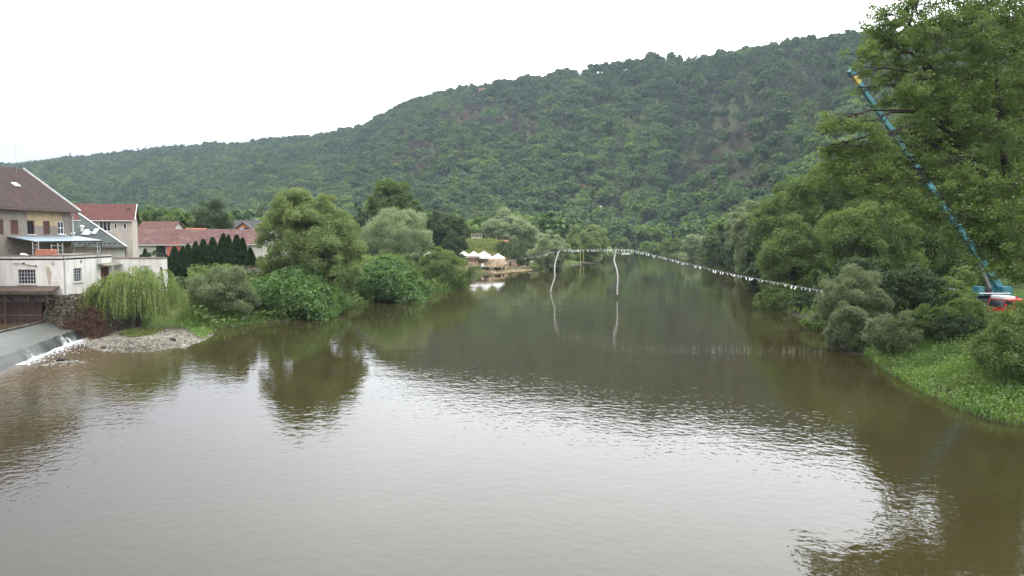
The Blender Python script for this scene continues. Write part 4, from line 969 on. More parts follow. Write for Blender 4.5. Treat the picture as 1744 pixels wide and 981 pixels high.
    for q, o_ in pts:
        s = rng.uniform(.02, .11) * (1 - min(.6, o_ * .2)); a_ = rng.uniform(0, 6.28); n0 = len(V); kk = 6
        for k in range(kk): V.append((q.x + s * math.cos(a_ + k * 6.28 / kk) * rng.uniform(.5, 1.2), q.y + 1.8 * s * math.sin(a_ + k * 6.28 / kk) * rng.uniform(.5, 1.2), .012))
        V.append((q.x, q.y, .035)); F += [(n0 + k, n0 + (k + 1) % kk, n0 + kk) for k in range(kk)]
    o = mesh_obj('foam', np_mesh('foam', V, F, t.m)); tag(o, 'white foam drifting on the pool below the weir', 'foam', kind='stuff')
    # still brown water held behind the weir
    mb = MB(); mb.poly([tuple(Vector((b.x + .35, b.y, 1.57))) for b in back] + [(-95, 2, 1.57), (-95, 70.4, 1.57), (-43.5, 70.4, 1.57)])
    o = mb.build('upper_water', water_material('weir_pool_water', (.075, .052, .03), .45)); tag(o, kind='structure')
weir()

# ---- driftwood heap, pebbles of the bar, islet with black log
def driftwood():
    rng = RS(12); mb = MB()
    for _ in range(950):
        f = rng.uniform(); c = Vector((-41.2, 70.0, 0)).lerp(Vector((-37.4, 69.2, 0)), f); h_ = 2.9 * (1 - (f - .45) ** 2 * 3.2) * rng.uniform(0, 1) ** .8
        q = c + Vector((rng.normal() * .35, rng.normal() * .45 + h_ * .6, max(.02, h_))); d = Vector(nrm(rng.normal(size=3) * np.array([1, .8, .75]))); L = rng.uniform(.25, .95)
        m_ = q + d * L * .5 + Vector(rng.normal(size=3) * .12); mb.tube([q, m_, q + d * L + Vector(rng.normal(size=3) * .2)], [rng.uniform(.012, .05), .02, .008], 4)
    t = simple('brown_driftwood', (.085, .048, .032), .95, .5, 2.5, .1)
    tag(mb.build('driftwood_pile', t), 'tangled heap of brown driftwood branches at the end of the weir', 'driftwood')
driftwood()

def pebbles():
    rng = RS(8); base = np.array([(0, 0, 1), (1, 0, 0), (0, 1, 0), (-1, 0, 0), (0, -1, 0), (.7, .7, .5), (-.7, .7, .5), (-.7, -.7, .5), (.7, -.7, .5)], float)
    fc = [(0, 5, 6), (0, 6, 7), (0, 7, 8), (0, 8, 5), (1, 2, 5), (2, 3, 6), (3, 4, 7), (4, 1, 8), (5, 2, 6), (6, 3, 7), (7, 4, 8), (8, 1, 5)]
    n = 34000; x = BAR[0] + rng.normal(size=n) * 5.2; y = BAR[1] + rng.normal(size=n) * 2.6
    x[:700] = G(110, 619).x + rng.normal(size=700) * .75; y[:700] = G(110, 619).y + rng.normal(size=700) * .8
    z = ground(x, y); d = sdist(x, y); k = (d > -.5) & (z < .78); k[:700] = True; x, y, z = x[k], y[k], z[k]; isl = np.arange(n)[k] < 700
    z = np.where(isl, .16 * np.exp(-(((x - G(110, 619).x) ** 2 + (y - G(110, 619).y) ** 2) / .8)) - .04, z)
    s = rng.gamma(2.2, .017, len(x)) + .014; a = rng.uniform(0, 6.28, len(x)); sc = np.stack([s * rng.uniform(.7, 1.5, len(x)), s, s * rng.uniform(.4, .8, len(x))], 1)
    P = base[None] * sc[:, None] * rng.uniform(.8, 1.2, (len(x), 9, 1)); ca, sa = np.cos(a)[:, None], np.sin(a)[:, None]
    V = np.stack([P[..., 0] * ca - P[..., 1] * sa + x[:, None], P[..., 0] * sa + P[..., 1] * ca + y[:, None], P[..., 2] + z[:, None]], -1).reshape(-1, 3)
    F = (np.array(fc)[None] + np.arange(len(x))[:, None, None] * 9).reshape(-1, 3); tint = np.repeat(rng.uniform(size=len(x)), len(fc))
    t = NT('river_pebbles'); at = t.n('ShaderNodeAttribute'); at.attribute_name = 'tint'
    c = t.ramp(at.outputs['Fac'], [(0, (.055, .05, .038)), (.35, (.125, .112, .086)), (.75, (.20, .182, .145)), (1, (.27, .252, .215))]); t.principled(c, .85, .2)
    o = mesh_obj('gravel', np_mesh('gravel', V, F, t.m, {'tint': ('FACE', tint)})); tag(o, 'pale river pebbles heaped on the gravel bar below the weeping willow', 'gravel', kind='stuff')
pebbles()
mb = MB(); c = G(106, 617.5); mb.tube([(c.x - .45, c.y, .13), (c.x - .15, c.y, .2), (c.x + .2, c.y + .05, .2), (c.x + .5, c.y + .1, .12)], [.05, .12, .11, .04], 7); mb.tube([(c.x - .1, c.y, .24), (c.x - .2, c.y, .4)], [.05, .02], 5)
tag(mb.build('log', simple('black_wet_wood', (.015, .013, .012), .6, .3, 4)), 'short black log lying on the small gravel islet below the weir', 'log')
for i, (px, py, s, lb) in enumerate(((295, 585, .24, 'dark round stone lying on the gravel bar'), (148, 573, .30, 'pale boulder at the foot of the driftwood heap'), (177, 594, .22, 'dark wet stone at the weir end of the gravel bar'))):
    rng = RS(50 + i); c = G(px, py); c.z = max(0, gz(c.x, c.y)); mb = MB(); rings = []
    mb.tube([(c.x - s, c.y, c.z + .05), (c.x - s * .5, c.y, c.z + s * .4), (c.x + s * .4, c.y, c.z + s * .38), (c.x + s, c.y, c.z + .04)], [s * .3, s * .75, s * .8, s * .25], 9)
    tag(mb.build('stone', simple('stone_%d' % i, [(.02, .018, .017), (.5, .48, .45), (.05, .047, .043)][i], .8, .3, 4), smooth=True), lb, 'stone')
# ------------------------------------------------------------------ trees and shrubs, each one a thing
LM = {
 'willow_gold': leaf_mat('willow_gold_leaves', (.092, .138, .040), (.235, .305, .105), .45, .025, .5),
 'willow_grey': leaf_mat('willow_grey_leaves', (.110, .150, .062), (.245, .300, .135), .5, .025, .5),
 'weeping':     leaf_mat('weeping_willow_leaves', (.085, .130, .030), (.245, .315, .095), .5, .025, .6),
 'mid':         leaf_mat('mid_green_leaves', (.052, .095, .024), (.155, .220, .056), .45, .025, .5),
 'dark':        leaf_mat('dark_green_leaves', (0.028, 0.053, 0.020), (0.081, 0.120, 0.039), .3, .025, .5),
 'olive':       leaf_mat('olive_green_leaves', (.060, .108, .024), (.160, .238, .058), .5, .025, .35),
 'bright':      leaf_mat('knotweed_leaves', (.042, .095, .020), (.118, .220, .050), .45, .03, .8),
 'pale':        leaf_mat('pale_willow_leaves', (.150, .200, .095), (.310, .375, .190), .5, .025, .5),
 'thuja':       leaf_mat('thuja_sprays', (.018, .040, .014), (.050, .092, .032), .2, .025, 1.2),
 'conifer':     leaf_mat('conifer_needles', (0.017, 0.034, 0.020), (0.048, 0.070, 0.038), .15, .03, .8),
 'fresh':       leaf_mat('fresh_green_leaves', (0.077, 0.133, 0.031), (0.175, 0.266, 0.063), .5, .025, .6),
 'silver':      leaf_mat('silver_willow_leaves', (.085, .120, .048), (.205, .250, .115), .45, .03, .5),
 'rust':        leaf_mat('rusty_leaves', (0.182, 0.084, 0.028), (0.350, 0.168, 0.056), .3, .025, .8),
}
def bark():
    t = NT('bark'); v = t.coords(scale=(3, 3, .8)); n = t.noise(v, 2, 6, .7); c = t.ramp(n, [(.3, (.022, .017, .013)), (.7, (.075, .06, .047))]); t.principled(c, .95, .1, t.bump(n, .6, .05)); return t.m
M_BARK = bark()

def plant(name, label, cat, base, lobes, kind, trunk_h=None, r0=.25, group=None, twigs=1, seed=1, lean=(0, 0), **kw):
    """thing with a trunk (or stems) and a crown; lobes relative to its base"""
    r = thing(name, label, cat, base, group); rng = RS(seed)
    V, F, T = clumps(rng, lobes, **kw)
    mesh_obj('crown', np_mesh('crown', V, F, LM[kind], {'tint': ('FACE', T)}), r)
    if trunk_h is not None:
        mb = limbs(rng, lobes, trunk_h, r0, lean=lean, twigs=twigs)
        me = bpy.data.meshes.new('trunk'); me.from_pydata([tuple(v) for v in mb.v], [], mb.f); me.materials.append(M_BARK); me.polygons.foreach_set('use_smooth', [True] * len(me.polygons)); mesh_obj('trunk', me, r)
    return r

def boxtree(name, label, cat, pl, pr, pt, Y, kind, seed=1, base_f=.18, n=9, shape=.2, rr=.42, leaf=None, group=None, ground_z=None, dens=1.0, aspect=.55, trunk=True, x_off=0, low=-.85, droop=0.0, sub=14, cull=.62, dep=None):
    """tree standing Y metres away whose crown spans photo columns pl..pr and reaches row pt"""
    a, b = W(pl, pt, Y), W(pr, pt, Y); w = b.x - a.x; cx = (a.x + b.x) / 2 + x_off
    zg = gz(cx, Y) if ground_z is None else ground_z
    zg = max(zg, -.5); h = a.z - zg; rng = RS(seed)
    lobes = envelope_lobes(rng, w, h, h * base_f, n, shape, rr, dep)
    L = np.array(lobes)                                   # stretch to the wanted outline
    x0, x1 = (L[:, 0] - L[:, 3]).min(), (L[:, 0] + L[:, 3]).max(); zt = (L[:, 2] + L[:, 5]).max(); zb = (L[:, 2] - L[:, 5]).min()
    L[:, 0] = (L[:, 0] - (x0 + x1) / 2) * w / (x1 - x0); L[:, 3] *= w / (x1 - x0)
    f = (h - h * base_f) / (zt - zb); L[:, 2] = h * base_f + (L[:, 2] - zb) * f; L[:, 5] *= f
    leaf = leaf or max(.16, Y * .0030)
    area = sum(4 * math.pi * ((l[3] * l[4] * l[5]) ** (2 / 3)) for l in L)
    ns = sub; per = area * dens * 4.0 / (leaf * leaf * aspect) / (len(L) * ns)
    return plant(name, label, cat, (cx, Y, zg), [tuple(l) for l in L], kind, h * max(base_f, .12) if trunk else None, max(.09, h * .022), group, 1, seed,
                 sub=ns, fill=int(np.clip(per, 12, 420)), size=leaf, aspect=aspect, low=low, droop=droop, cull=cull)

# ---- left bank
def hand_tree(name, label, cat, px_base, Y, lobes_px, kind, r0, seed, leaf, fill, sub, aspect=.4, trunk_h=2.5, zg=None, depth_f=1.0, **kw):
    """lobes given as (px, py, half width px, half height px, depth offset m) at distance Y"""
    b = W(px_base, 400, Y); zg = gz(b.x, Y) if zg is None else zg; s = Y / FPX; L = []
    for l in lobes_px:
        c = W(l[0], l[1], Y + l[4]); L.append((c.x - b.x, c.y - Y, c.z - zg - .3, l[2] * s * .88, (l[2] + l[3]) / 2 * s * depth_f * .9, l[3] * s * .86))
    return plant(name, label, cat, (b.x, Y, zg), L, kind, trunk_h, r0, None, 2, seed, sub=sub, fill=fill, size=leaf, aspect=aspect, **kw)

hand_tree('willow_tree', 'big rounded yellow-green willow leaning over the left bank before the barn end', 'tree', 545, 97,
    [(505, 345, 34, 26, 0), (545, 345, 30, 24, 1), (475, 385, 34, 30, 0), (520, 385, 44, 36, -2), (565, 380, 34, 34, 0), (590, 415, 26, 38, 0), (550, 425, 42, 34, -3), (495, 430, 36, 34, -1.5), (460, 425, 24, 34, .5),
     (470, 465, 28, 26, 0), (520, 470, 36, 30, -2.5), (575, 465, 34, 34, -1), (600, 455, 16, 34, 0), (550, 500, 36, 26, -1.5), (580, 505, 20, 20, 0), (500, 360, 50, 40, 2), (560, 400, 52, 50, 3)],
    'willow_gold', .55, 11, .32, 260, 26, .36, 3.0, None, .9, subr=.36, low=-.75, droop=.3, flat=.95)

def weeping(name, label, px, Y, pl, pr, pt, pb, seed):
    a, b = W(pl, pt, Y), W(pr, pt, Y); cx = (a.x + b.x) / 2; zg = gz(cx, Y); w = (b.x - a.x) / 2; zt = a.z; zb = W(px, pb, Y - 2).z
    r = thing(name, label, 'tree', (cx, Y, zg)); rng = RS(seed)
    mb = MB(); mb.tube([(0, 0, -.4), (.1, 0, 1.2), (-.1, .1, 2.6), (0, 0, zt - zg - 1.0)], [.35, .28, .22, .08], 8); heads = []
    for i in range(27):
        an = rng.uniform(0, 6.28); rr = rng.uniform(.15, .95) ** .6; x, y = math.cos(an) * rr * w * .92, math.sin(an) * rr * w * .7
        z = (zt - zg) * (1 - .30 * rr ** 2.4) * rng.uniform(.80, 1.0); s = Vector((0, 0, rng.uniform(1.8, zt - zg - 1.2))); m_ = s.lerp(Vector((x, y, z)), .55) + Vector((0, 0, .7)); heads.append((x, y, z))
        mb.tube([s, m_, Vector((x, y, z))], [.08, .05, .02], 5)
    me = bpy.data.meshes.new('trunk'); me.from_pydata([tuple(v) for v in mb.v], [], mb.f); me.materials.append(M_BARK); mesh_obj('trunk', me, r)
    C, A, N_, T = [], [], [], []
    for (x, y, z) in heads:
        tone = rng.uniform(0, .6); hl = rng.uniform(.45, .95)
        for _ in range(38):
            o = rng.normal(size=2) * .50; sx, sy = x + o[0], y + o[1]; top = z + .5 - (o ** 2).sum() * .75; L = hl * rng.uniform(.6, 1.0) * (top - (zb - zg) - .1); outv = np.array([sx, sy * 1.2, 0]); outv = outv / (np.linalg.norm(outv) + .3)
            k = int(L / .105); f = np.linspace(0, 1, k); sway = rng.normal(size=2) * .10
            P = np.stack([sx + outv[0] * .35 * np.sin(f * 1.9) + sway[0] * f, sy + outv[1] * .35 * np.sin(f * 1.9) + sway[1] * f, top - L * f ** 1.15], 1) + rng.normal(size=(k, 3)) * .035
            C.append(P); d = np.tile([[0, 0, -1.]], (k, 1)) + rng.normal(size=(k, 3)) * .38; A.append(d); N_.append(nrm(outv[None] * .8 + rng.normal(size=(k, 3)) * .5 + np.array([0, 0, .35]))); T.append(np.clip(tone + rng.uniform(0, .35, k) + .2 * (1 - f), 0, 1))
    C, A, N_, T = map(np.concatenate, (C, A, N_, T)); k = C[:, 2] > .02; C, A, N_, T = C[k], A[k], N_[k], T[k]
    V, F = leaf_geo(C, A, N_, rng.uniform(.20, .36, len(C)), rng.uniform(.055, .10, len(C))); mesh_obj('crown', np_mesh('crown', V, F, LM['weeping'], {'tint': ('FACE', T)}), r)
weeping('weeping_willow', 'weeping willow with long hanging pale green strands beside the gravel bar', 232, 73.0, 152, 312, 456, 566, 17)

boxtree('bush', 'large grey-green rounded bush between weeping willow and knotweed thicket', 'bush', 318, 440, 456, 82, 'silver', 21, .02, 12, .15, .45, .20, sub=18, aspect=.5, dens=1.1)
boxtree('bush', 'light yellow-green top of a shrub before the stone wall, above the grey-green bush', 'bush', 352, 398, 449, 87, 'fresh', 22, .2, 5, 0, .5, .2)
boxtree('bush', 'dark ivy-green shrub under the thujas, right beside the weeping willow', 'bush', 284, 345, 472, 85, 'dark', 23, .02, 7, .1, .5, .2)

def thicket(name, label, pl, pr, pt, pb, Y, seed, kind='bright', leaf=.40):
    a, b = W(pl, pt, Y), W(pr, pt, Y); w = b.x - a.x; cx = (a.x + b.x) / 2; rng = RS(seed); zt = a.z; L = []; r = None
    zg = gz(cx, Y + 2); n = 22
    for i in range(n):
        f = (i + .5) / n; x = -w / 2 + w * f; e = math.sin(math.pi * min(max(f * .96 + .02, 0), 1)) ** .55
        for k in range(3):
            y = (-4.4 + 3.4 * k) + rng.uniform(-.5, .5); g = gz(cx + x, Y + y); top = (zt - g) * e * (.72 + .13 * k) * rng.uniform(.74, 1.12); top = max(top, .7)
            L.append((x, y, g - zg + top * .5, w / n * rng.uniform(.9, 1.3), 1.7, top * .52))
    return plant(name, label, 'thicket', (cx, Y, zg), L, kind, None, seed=seed, sub=20, fill=34, size=leaf, aspect=.75, subr=.42, low=-.35, upb=.75, spread=.8, droop=.5, cull=.75)
thicket('knotweed', 'bright green big-leaved knotweed thicket left of the willow foot', 425, 572, 463, 530, 91, 31)
thicket('knotweed', 'bright green big-leaved knotweed thicket right of the willow, facing the water', 592, 722, 447, 515, 113, 32)
boxtree('bush', 'rounded dark grey-green bush at the tip of the left bank before the parasols', 'bush', 702, 812, 428, 136, 'mid', 33, .02, 12, .2, .45, .26, sub=18, dens=1.1)
boxtree('bush', 'pale young shrub sprouting at the top of the bush before the parasols', 'bush', 728, 768, 424, 139, 'fresh', 34, .1, 5, 0, .5, .26)
boxtree('bush', 'low dark shrub behind the right knotweed thicket', 'bush', 690, 740, 432, 142, 'dark', 35, .05, 6, 0, .5, .28)
boxtree('willow_tree', 'pale grey-green willow right of the big yellow-green willow', 'tree', 620, 738, 357, 160, 'pale', 41, .06, 14, .15, .40, .34, sub=18, aspect=.4)
boxtree('broadleaf_tree', 'tall dark rounded tree with two domes behind the pale grey-green willow', 'tree', 628, 716, 309, 186, 'mid', 42, .3, 10, -.1, .42, .5)
hand_tree('spruce_tree', 'dark blue-green conifer between yellow-green willow and tall domed tree', 'tree', 612, 176, [(612, 352, 9, 12, 0), (612, 372, 17, 13, 0), (614, 392, 22, 14, 0), (610, 412, 26, 15, 0), (612, 432, 28, 14, 0)], 'conifer', .3, 43, .5, 150, 20, .4, 3.0, subr=.4, droop=.3)
boxtree('broadleaf_tree', 'dark green tree right of the pale willow, left of the parasols', 'tree', 716, 790, 362, 192, 'dark', 44, .1, 11, .1, .42, .5)
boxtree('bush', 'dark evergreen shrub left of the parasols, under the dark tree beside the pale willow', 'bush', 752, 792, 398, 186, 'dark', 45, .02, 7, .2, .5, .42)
boxtree('conifer_tree', 'wide dark spreading tree behind the right half of the barn', 'tree', 318, 396, 345, 172, 'dark', 46, .2, 11, .25, .40, .45, aspect=.4)
boxtree('broadleaf_tree', 'mid-green round tree behind the barn, left of the wide dark tree', 'tree', 282, 338, 361, 178, 'mid', 47, .15, 8, .1, .45, .5)
boxtree('broadleaf_tree', 'smaller green tree directly right of the red-roofed house', 'tree', 232, 288, 353, 190, 'mid', 48, .15, 8, .1, .45, .5)
boxtree('bush', 'small round shrub behind the white block wall', 'bush', 242, 282, 428, 98, 'thuja', 49, .02, 6, .2, .5, .2)

# thujas: three shapes copied along the row
def thuja_mesh(seed, hgt=5.0, w=.62):
    rng = RS(seed); n = 3200; f = rng.uniform(0, 1, n) ** .8; an = rng.uniform(0, 6.28, n); prof = np.minimum(1, f * 9) ** .5 * (1 - f ** 2.3) ** .85 + .03
    lump = 1 + .16 * np.sin(an * 5 + f * 17 + seed) * np.sin(f * 23 + an * 3)
    rr = w * prof * lump * rng.uniform(.72, 1.05, n); C = np.stack([np.cos(an) * rr, np.sin(an) * rr, f * hgt], 1)
    out = np.stack([np.cos(an), np.sin(an), .25 + 0 * an], 1); A = nrm(np.array([0, 0, 1.]) + out * .5 + rng.normal(size=(n, 3)) * .3); N_ = nrm(np.stack([-np.sin(an), np.cos(an), 0 * an], 1) * rng.choice([-1, 1], n)[:, None] * .7 + out + rng.normal(size=(n, 3)) * .4)
    V, F = leaf_geo(C, A, N_, rng.uniform(.22, .42, n), rng.uniform(.10, .17, n)); return np_mesh('crown', V, F, LM['thuja'], {'tint': ('FACE', rng.uniform(0, 1, n))})
TH_ME = [thuja_mesh(s) for s in (1, 2, 3)]
mb = MB(); mb.tube([(0, 0, -.3), (0, 0, 1), (0, 0, 4)], [.09, .08, .03], 6); tm = bpy.data.meshes.new('trunk'); tm.from_pydata(mb.v, [], mb.f); tm.materials.append(M_BARK)
proto = None
for i, (px, pt, Y, wd) in enumerate([(284, 436, 96, 1.0), (297, 421, 97, 1.05), (311, 420, 97.5, .95), (320, 416, 98.5, .9), (333, 412, 98, 1.05), (346, 408, 98.5, 1.1), (362, 405, 99, 1.15), (380, 399, 99.5, 1.15), (389, 401, 100.5, 1.0), (403, 401, 99.5, 1.25), (413, 406, 100, 1.0), (426, 422, 98.5, .95)]):
    p = W(px, pt, Y); zg = gz(p.x, Y); s = (p.z - zg) / 5.0
    if proto is None:
        t_ = bpy.data.objects.new('thuja', None); COL.objects.link(t_); ch = [mesh_obj('crown', TH_ME[0], t_), mesh_obj('trunk', tm, t_)]; proto = (t_, ch)
    else:
        t_ = proto[0].copy(); COL.objects.link(t_)
        for c_ in proto[1]:
            k_ = c_.copy(); k_.parent = t_; COL.objects.link(k_)
            if c_.name.startswith('crown'): k_.data = TH_ME[i % 3]
    t_.location = (p.x, Y, zg); t_.rotation_euler = (0, 0, i * 1.7); t_.scale = (wd * 1.30, wd * 1.30, s)
    tag(t_, 'dark green columnar thuja in the close row between stone wall and tiled barn', 'tree', 'thuja row before the barn')
t_ = proto[0].copy(); COL.objects.link(t_)
for c_ in proto[1]: k_ = c_.copy(); k_.parent = t_; COL.objects.link(k_)
p = W(247, 424, 97); t_.location = (p.x, 97, gz(p.x, 97)); t_.scale = (.95, .95, (p.z - gz(p.x, 97)) / 5.0); tag(t_, 'single small thuja apart from the row, rising behind the white block', 'tree')

# ---- trees round the beach and at the head of the river
far = [
 ('poplar_tree', 'pale grey-green poplar crown, broadest of the trees above the mound', 822, 912, 362, 275, 'pale', 51, .1, 12),
 ('broadleaf_tree', 'round mid-green tree left of the wooden lookout on the mound', 776, 818, 380, 262, 'mid', 52, .1, 8),
 ('willow_tree', 'full grey-green willow at the river edge behind the left white pole', 905, 972, 398, 208, 'pale', 53, .02, 11),
 ('willow_tree', 'yellowish willow above the yellow mooring posts', 960, 1040, 384, 268, 'willow_gold', 54, .05, 11),
 ('poplar_tree', 'pale tree right behind the broad poplar, above the riverside willow', 905, 975, 383, 300, 'pale', 55, .1, 9),
 ('willow_tree', 'small round willow alone at the far end of the river', 1040, 1074, 405, 420, 'mid', 56, .05, 7),
 ('broadleaf_tree', 'dark round tree right of the small willow at the far end of the river', 1072, 1092, 411, 430, 'dark', 57, .05, 6),
 ('bush', 'bright low bush under the yellow mooring posts at the water edge', 968, 1016, 424, 264, 'fresh', 58, .02, 7),
 ('bush', 'grey-green bush at the water edge right of the yellow posts', 1010, 1046, 422, 285, 'willow_grey', 59, .02, 7),
 ('willow_tree', 'low bright willow bush, first on the far right bank', 1088, 1132, 411, 378, 'fresh', 60, .02, 8),
 ('willow_tree', 'rounded green willow second along the far right bank', 1124, 1172, 404, 366, 'mid', 61, .02, 8),
 ('willow_tree', 'tall domed willow third along the far right bank', 1164, 1206, 400, 330, 'pale', 62, .02, 9),
 ('willow_tree', 'low spreading pale willow under the tall domed willow of the far right bank', 1184, 1232, 415, 300, 'silver', 63, .02, 8),
 ('broadleaf_tree', 'dark bush-like tree in front of the right bank wood', 1228, 1284, 408, 215, 'dark', 64, .02, 9),
 ('broadleaf_tree', 'mid-green tree leaning out where the right bank wood begins', 1200, 1262, 378, 255, 'mid', 65, .05, 10),
 ('broadleaf_tree', 'grey-green tree behind the first dark trees of the right bank', 1238, 1300, 356, 245, 'willow_grey', 66, .1, 10),
 ('bush', 'light green bush beneath the chalet at the hill foot', 1186, 1222, 388, 420, 'fresh', 67, .05, 6),
 ('bush', 'dark broad bush covering the right flank of the mound', 842, 918, 412, 224, 'dark', 68, .02, 10),
 ('bush', 'dark round shrub right of the parasols', 862, 904, 424, 212, 'dark', 69, .02, 7),
]
for nm, lb, pl, pr, pt, Y, kd, sd, bf, n in far:
    boxtree(nm, lb, 'bush' if nm == 'bush' else 'tree', pl, pr, pt, Y, kd, sd, 0.0, int(n * 1.5), .3, .46, Y * .0026, dens=1.1, sub=12)

# ---- right bank
boxtree('poplar_tree', 'tall pale olive poplar leaning over the right bank behind the rounded tree', 'tree', 1282, 1400, 302, 140, 'olive', 71, .03, 16, .1, .38, .36, sub=18)
boxtree('broadleaf_tree', 'broad green tree of the right bank reaching up to the big tree limbs', 'tree', 1350, 1500, 282, 118, 'olive', 72, .05, 16, .05, .38, .34, sub=18)
boxtree('broadleaf_tree', 'darker tree hanging over the water where the flag line ends', 'tree', 1302, 1412, 372, 104, 'mid', 73, .02, 14, .15, .42, .28, sub=18)
boxtree('broadleaf_tree', 'rounded olive-green tree in the middle of the right bank', 'tree', 1405, 1570, 345, 90, 'olive', 74, .08, 18, .1, .38, .26, sub=20, cull=.6)
boxtree('willow_bush', 'silver-green leaning willow bush at the right water edge', 'bush', 1392, 1512, 462, 68, 'silver', 75, .02, 13, .3, .42, .19, sub=18, aspect=.4)
boxtree('willow_bush', 'lower silver-green willow bush touching the water left of the meadow', 'bush', 1402, 1480, 520, 62.0, 'silver', 76, .02, 9, .2, .45, .18, sub=16, aspect=.4)
boxtree('bush', 'rounded light green bush at the corner of the meadow', 'bush', 1478, 1568, 526, 56.5, 'silver', 77, .02, 10, .15, .45, .17, sub=18, aspect=.5)
boxtree('bush', 'green bush overhanging the water under the end of the flag line', 'bush', 1286, 1352, 482, 97, 'mid', 78, .0, 9, .1, .45, .24)
boxtree('bush', 'darker low bush at the water right of the overhanging bush', 'bush', 1338, 1410, 490, 92, 'dark', 79, .0, 9, .1, .45, .24)
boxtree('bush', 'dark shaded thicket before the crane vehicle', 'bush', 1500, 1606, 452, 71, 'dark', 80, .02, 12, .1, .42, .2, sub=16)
boxtree('bush', 'low dark bush right behind the meadow, below the red cab', 'bush', 1590, 1690, 530, 57, 'dark', 81, .02, 9, .1, .45, .18)
boxtree('bush', 'light green bush left of the teal crane', 'bush', 1602, 1662, 452, 80, 'fresh', 82, .1, 8, .1, .45, .22)
boxtree('bush', 'tall leafy bush at the right edge standing at the near end of the meadow', 'bush', 1668, 1830, 524, 43.5, 'mid', 83, .0, 16, .15, .40, .14, sub=18, dens=1.0)
boxtree('broadleaf_tree', 'dark tree behind the crane, closing the view under the big tree', 'tree', 1560, 1700, 330, 112, 'dark', 84, .05, 14, .05, .40, .34)
boxtree('broadleaf_tree', 'mid-green tree far right behind the red truck', 'tree', 1680, 1850, 300, 120, 'mid', 85, .15, 14, .05, .40, .34)

for i, (nm, lb, pl, pr, pt, Y, kd) in enumerate([
 ('broadleaf_tree', 'dark tree closing the gap between olive poplar and water', 1262, 1330, 392, 150, 'dark'),
 ('broadleaf_tree', 'grey-green tree between the first dark trees and the olive poplar', 1256, 1318, 340, 185, 'willow_grey'),
 ('bush', 'broad dark bush with branches in the water below the olive poplar', 1268, 1318, 448, 128, 'dark'),
 ('bush', 'mid-green bush hanging to the water between olive poplar and darker tree', 1300, 1362, 440, 112, 'mid'),
 ('bush', 'dense dark bush under the rounded olive tree, behind the silver willow bush', 1392, 1500, 440, 84, 'dark'),
 ('bush', 'mid-green bush low in front of the dark shaded thicket at the back of the meadow', 1540, 1640, 522, 59, 'mid'),
 ('bush', 'leafy bush hiding the wheels of the crane', 1604, 1694, 512, 64.5, 'olive'),
 ('bush', 'olive bush rising before the rear half of the red truck', 1722, 1800, 506, 60, 'olive'),
 ('bush', 'loose light green bush directly before the rear of the crane', 1590, 1668, 478, 70, 'fresh'),
 ('bush', 'low olive bush hanging over the bare bank at the meadow corner', 1366, 1420, 536, 76, 'olive'),
 ('poplar_tree', 'very tall tree rising behind the crane boom, deep green through gaps of the spreading tree', 1500, 1640, 150, 98, 'mid'),
 ('poplar_tree', 'second very tall tree behind the spreading tree, above the red truck', 1600, 1790, 120, 102, 'mid'),
 ('broadleaf_tree', 'leafy tree standing behind the rounded olive tree of the right bank', 1480, 1610, 310, 104, 'mid')]):
    boxtree(nm, lb, 'bush' if nm == 'bush' else 'tree', pl, pr, pt, Y, kd, 300 + i, .0, 12, .25, .45, max(.17, Y * .0028), sub=16)

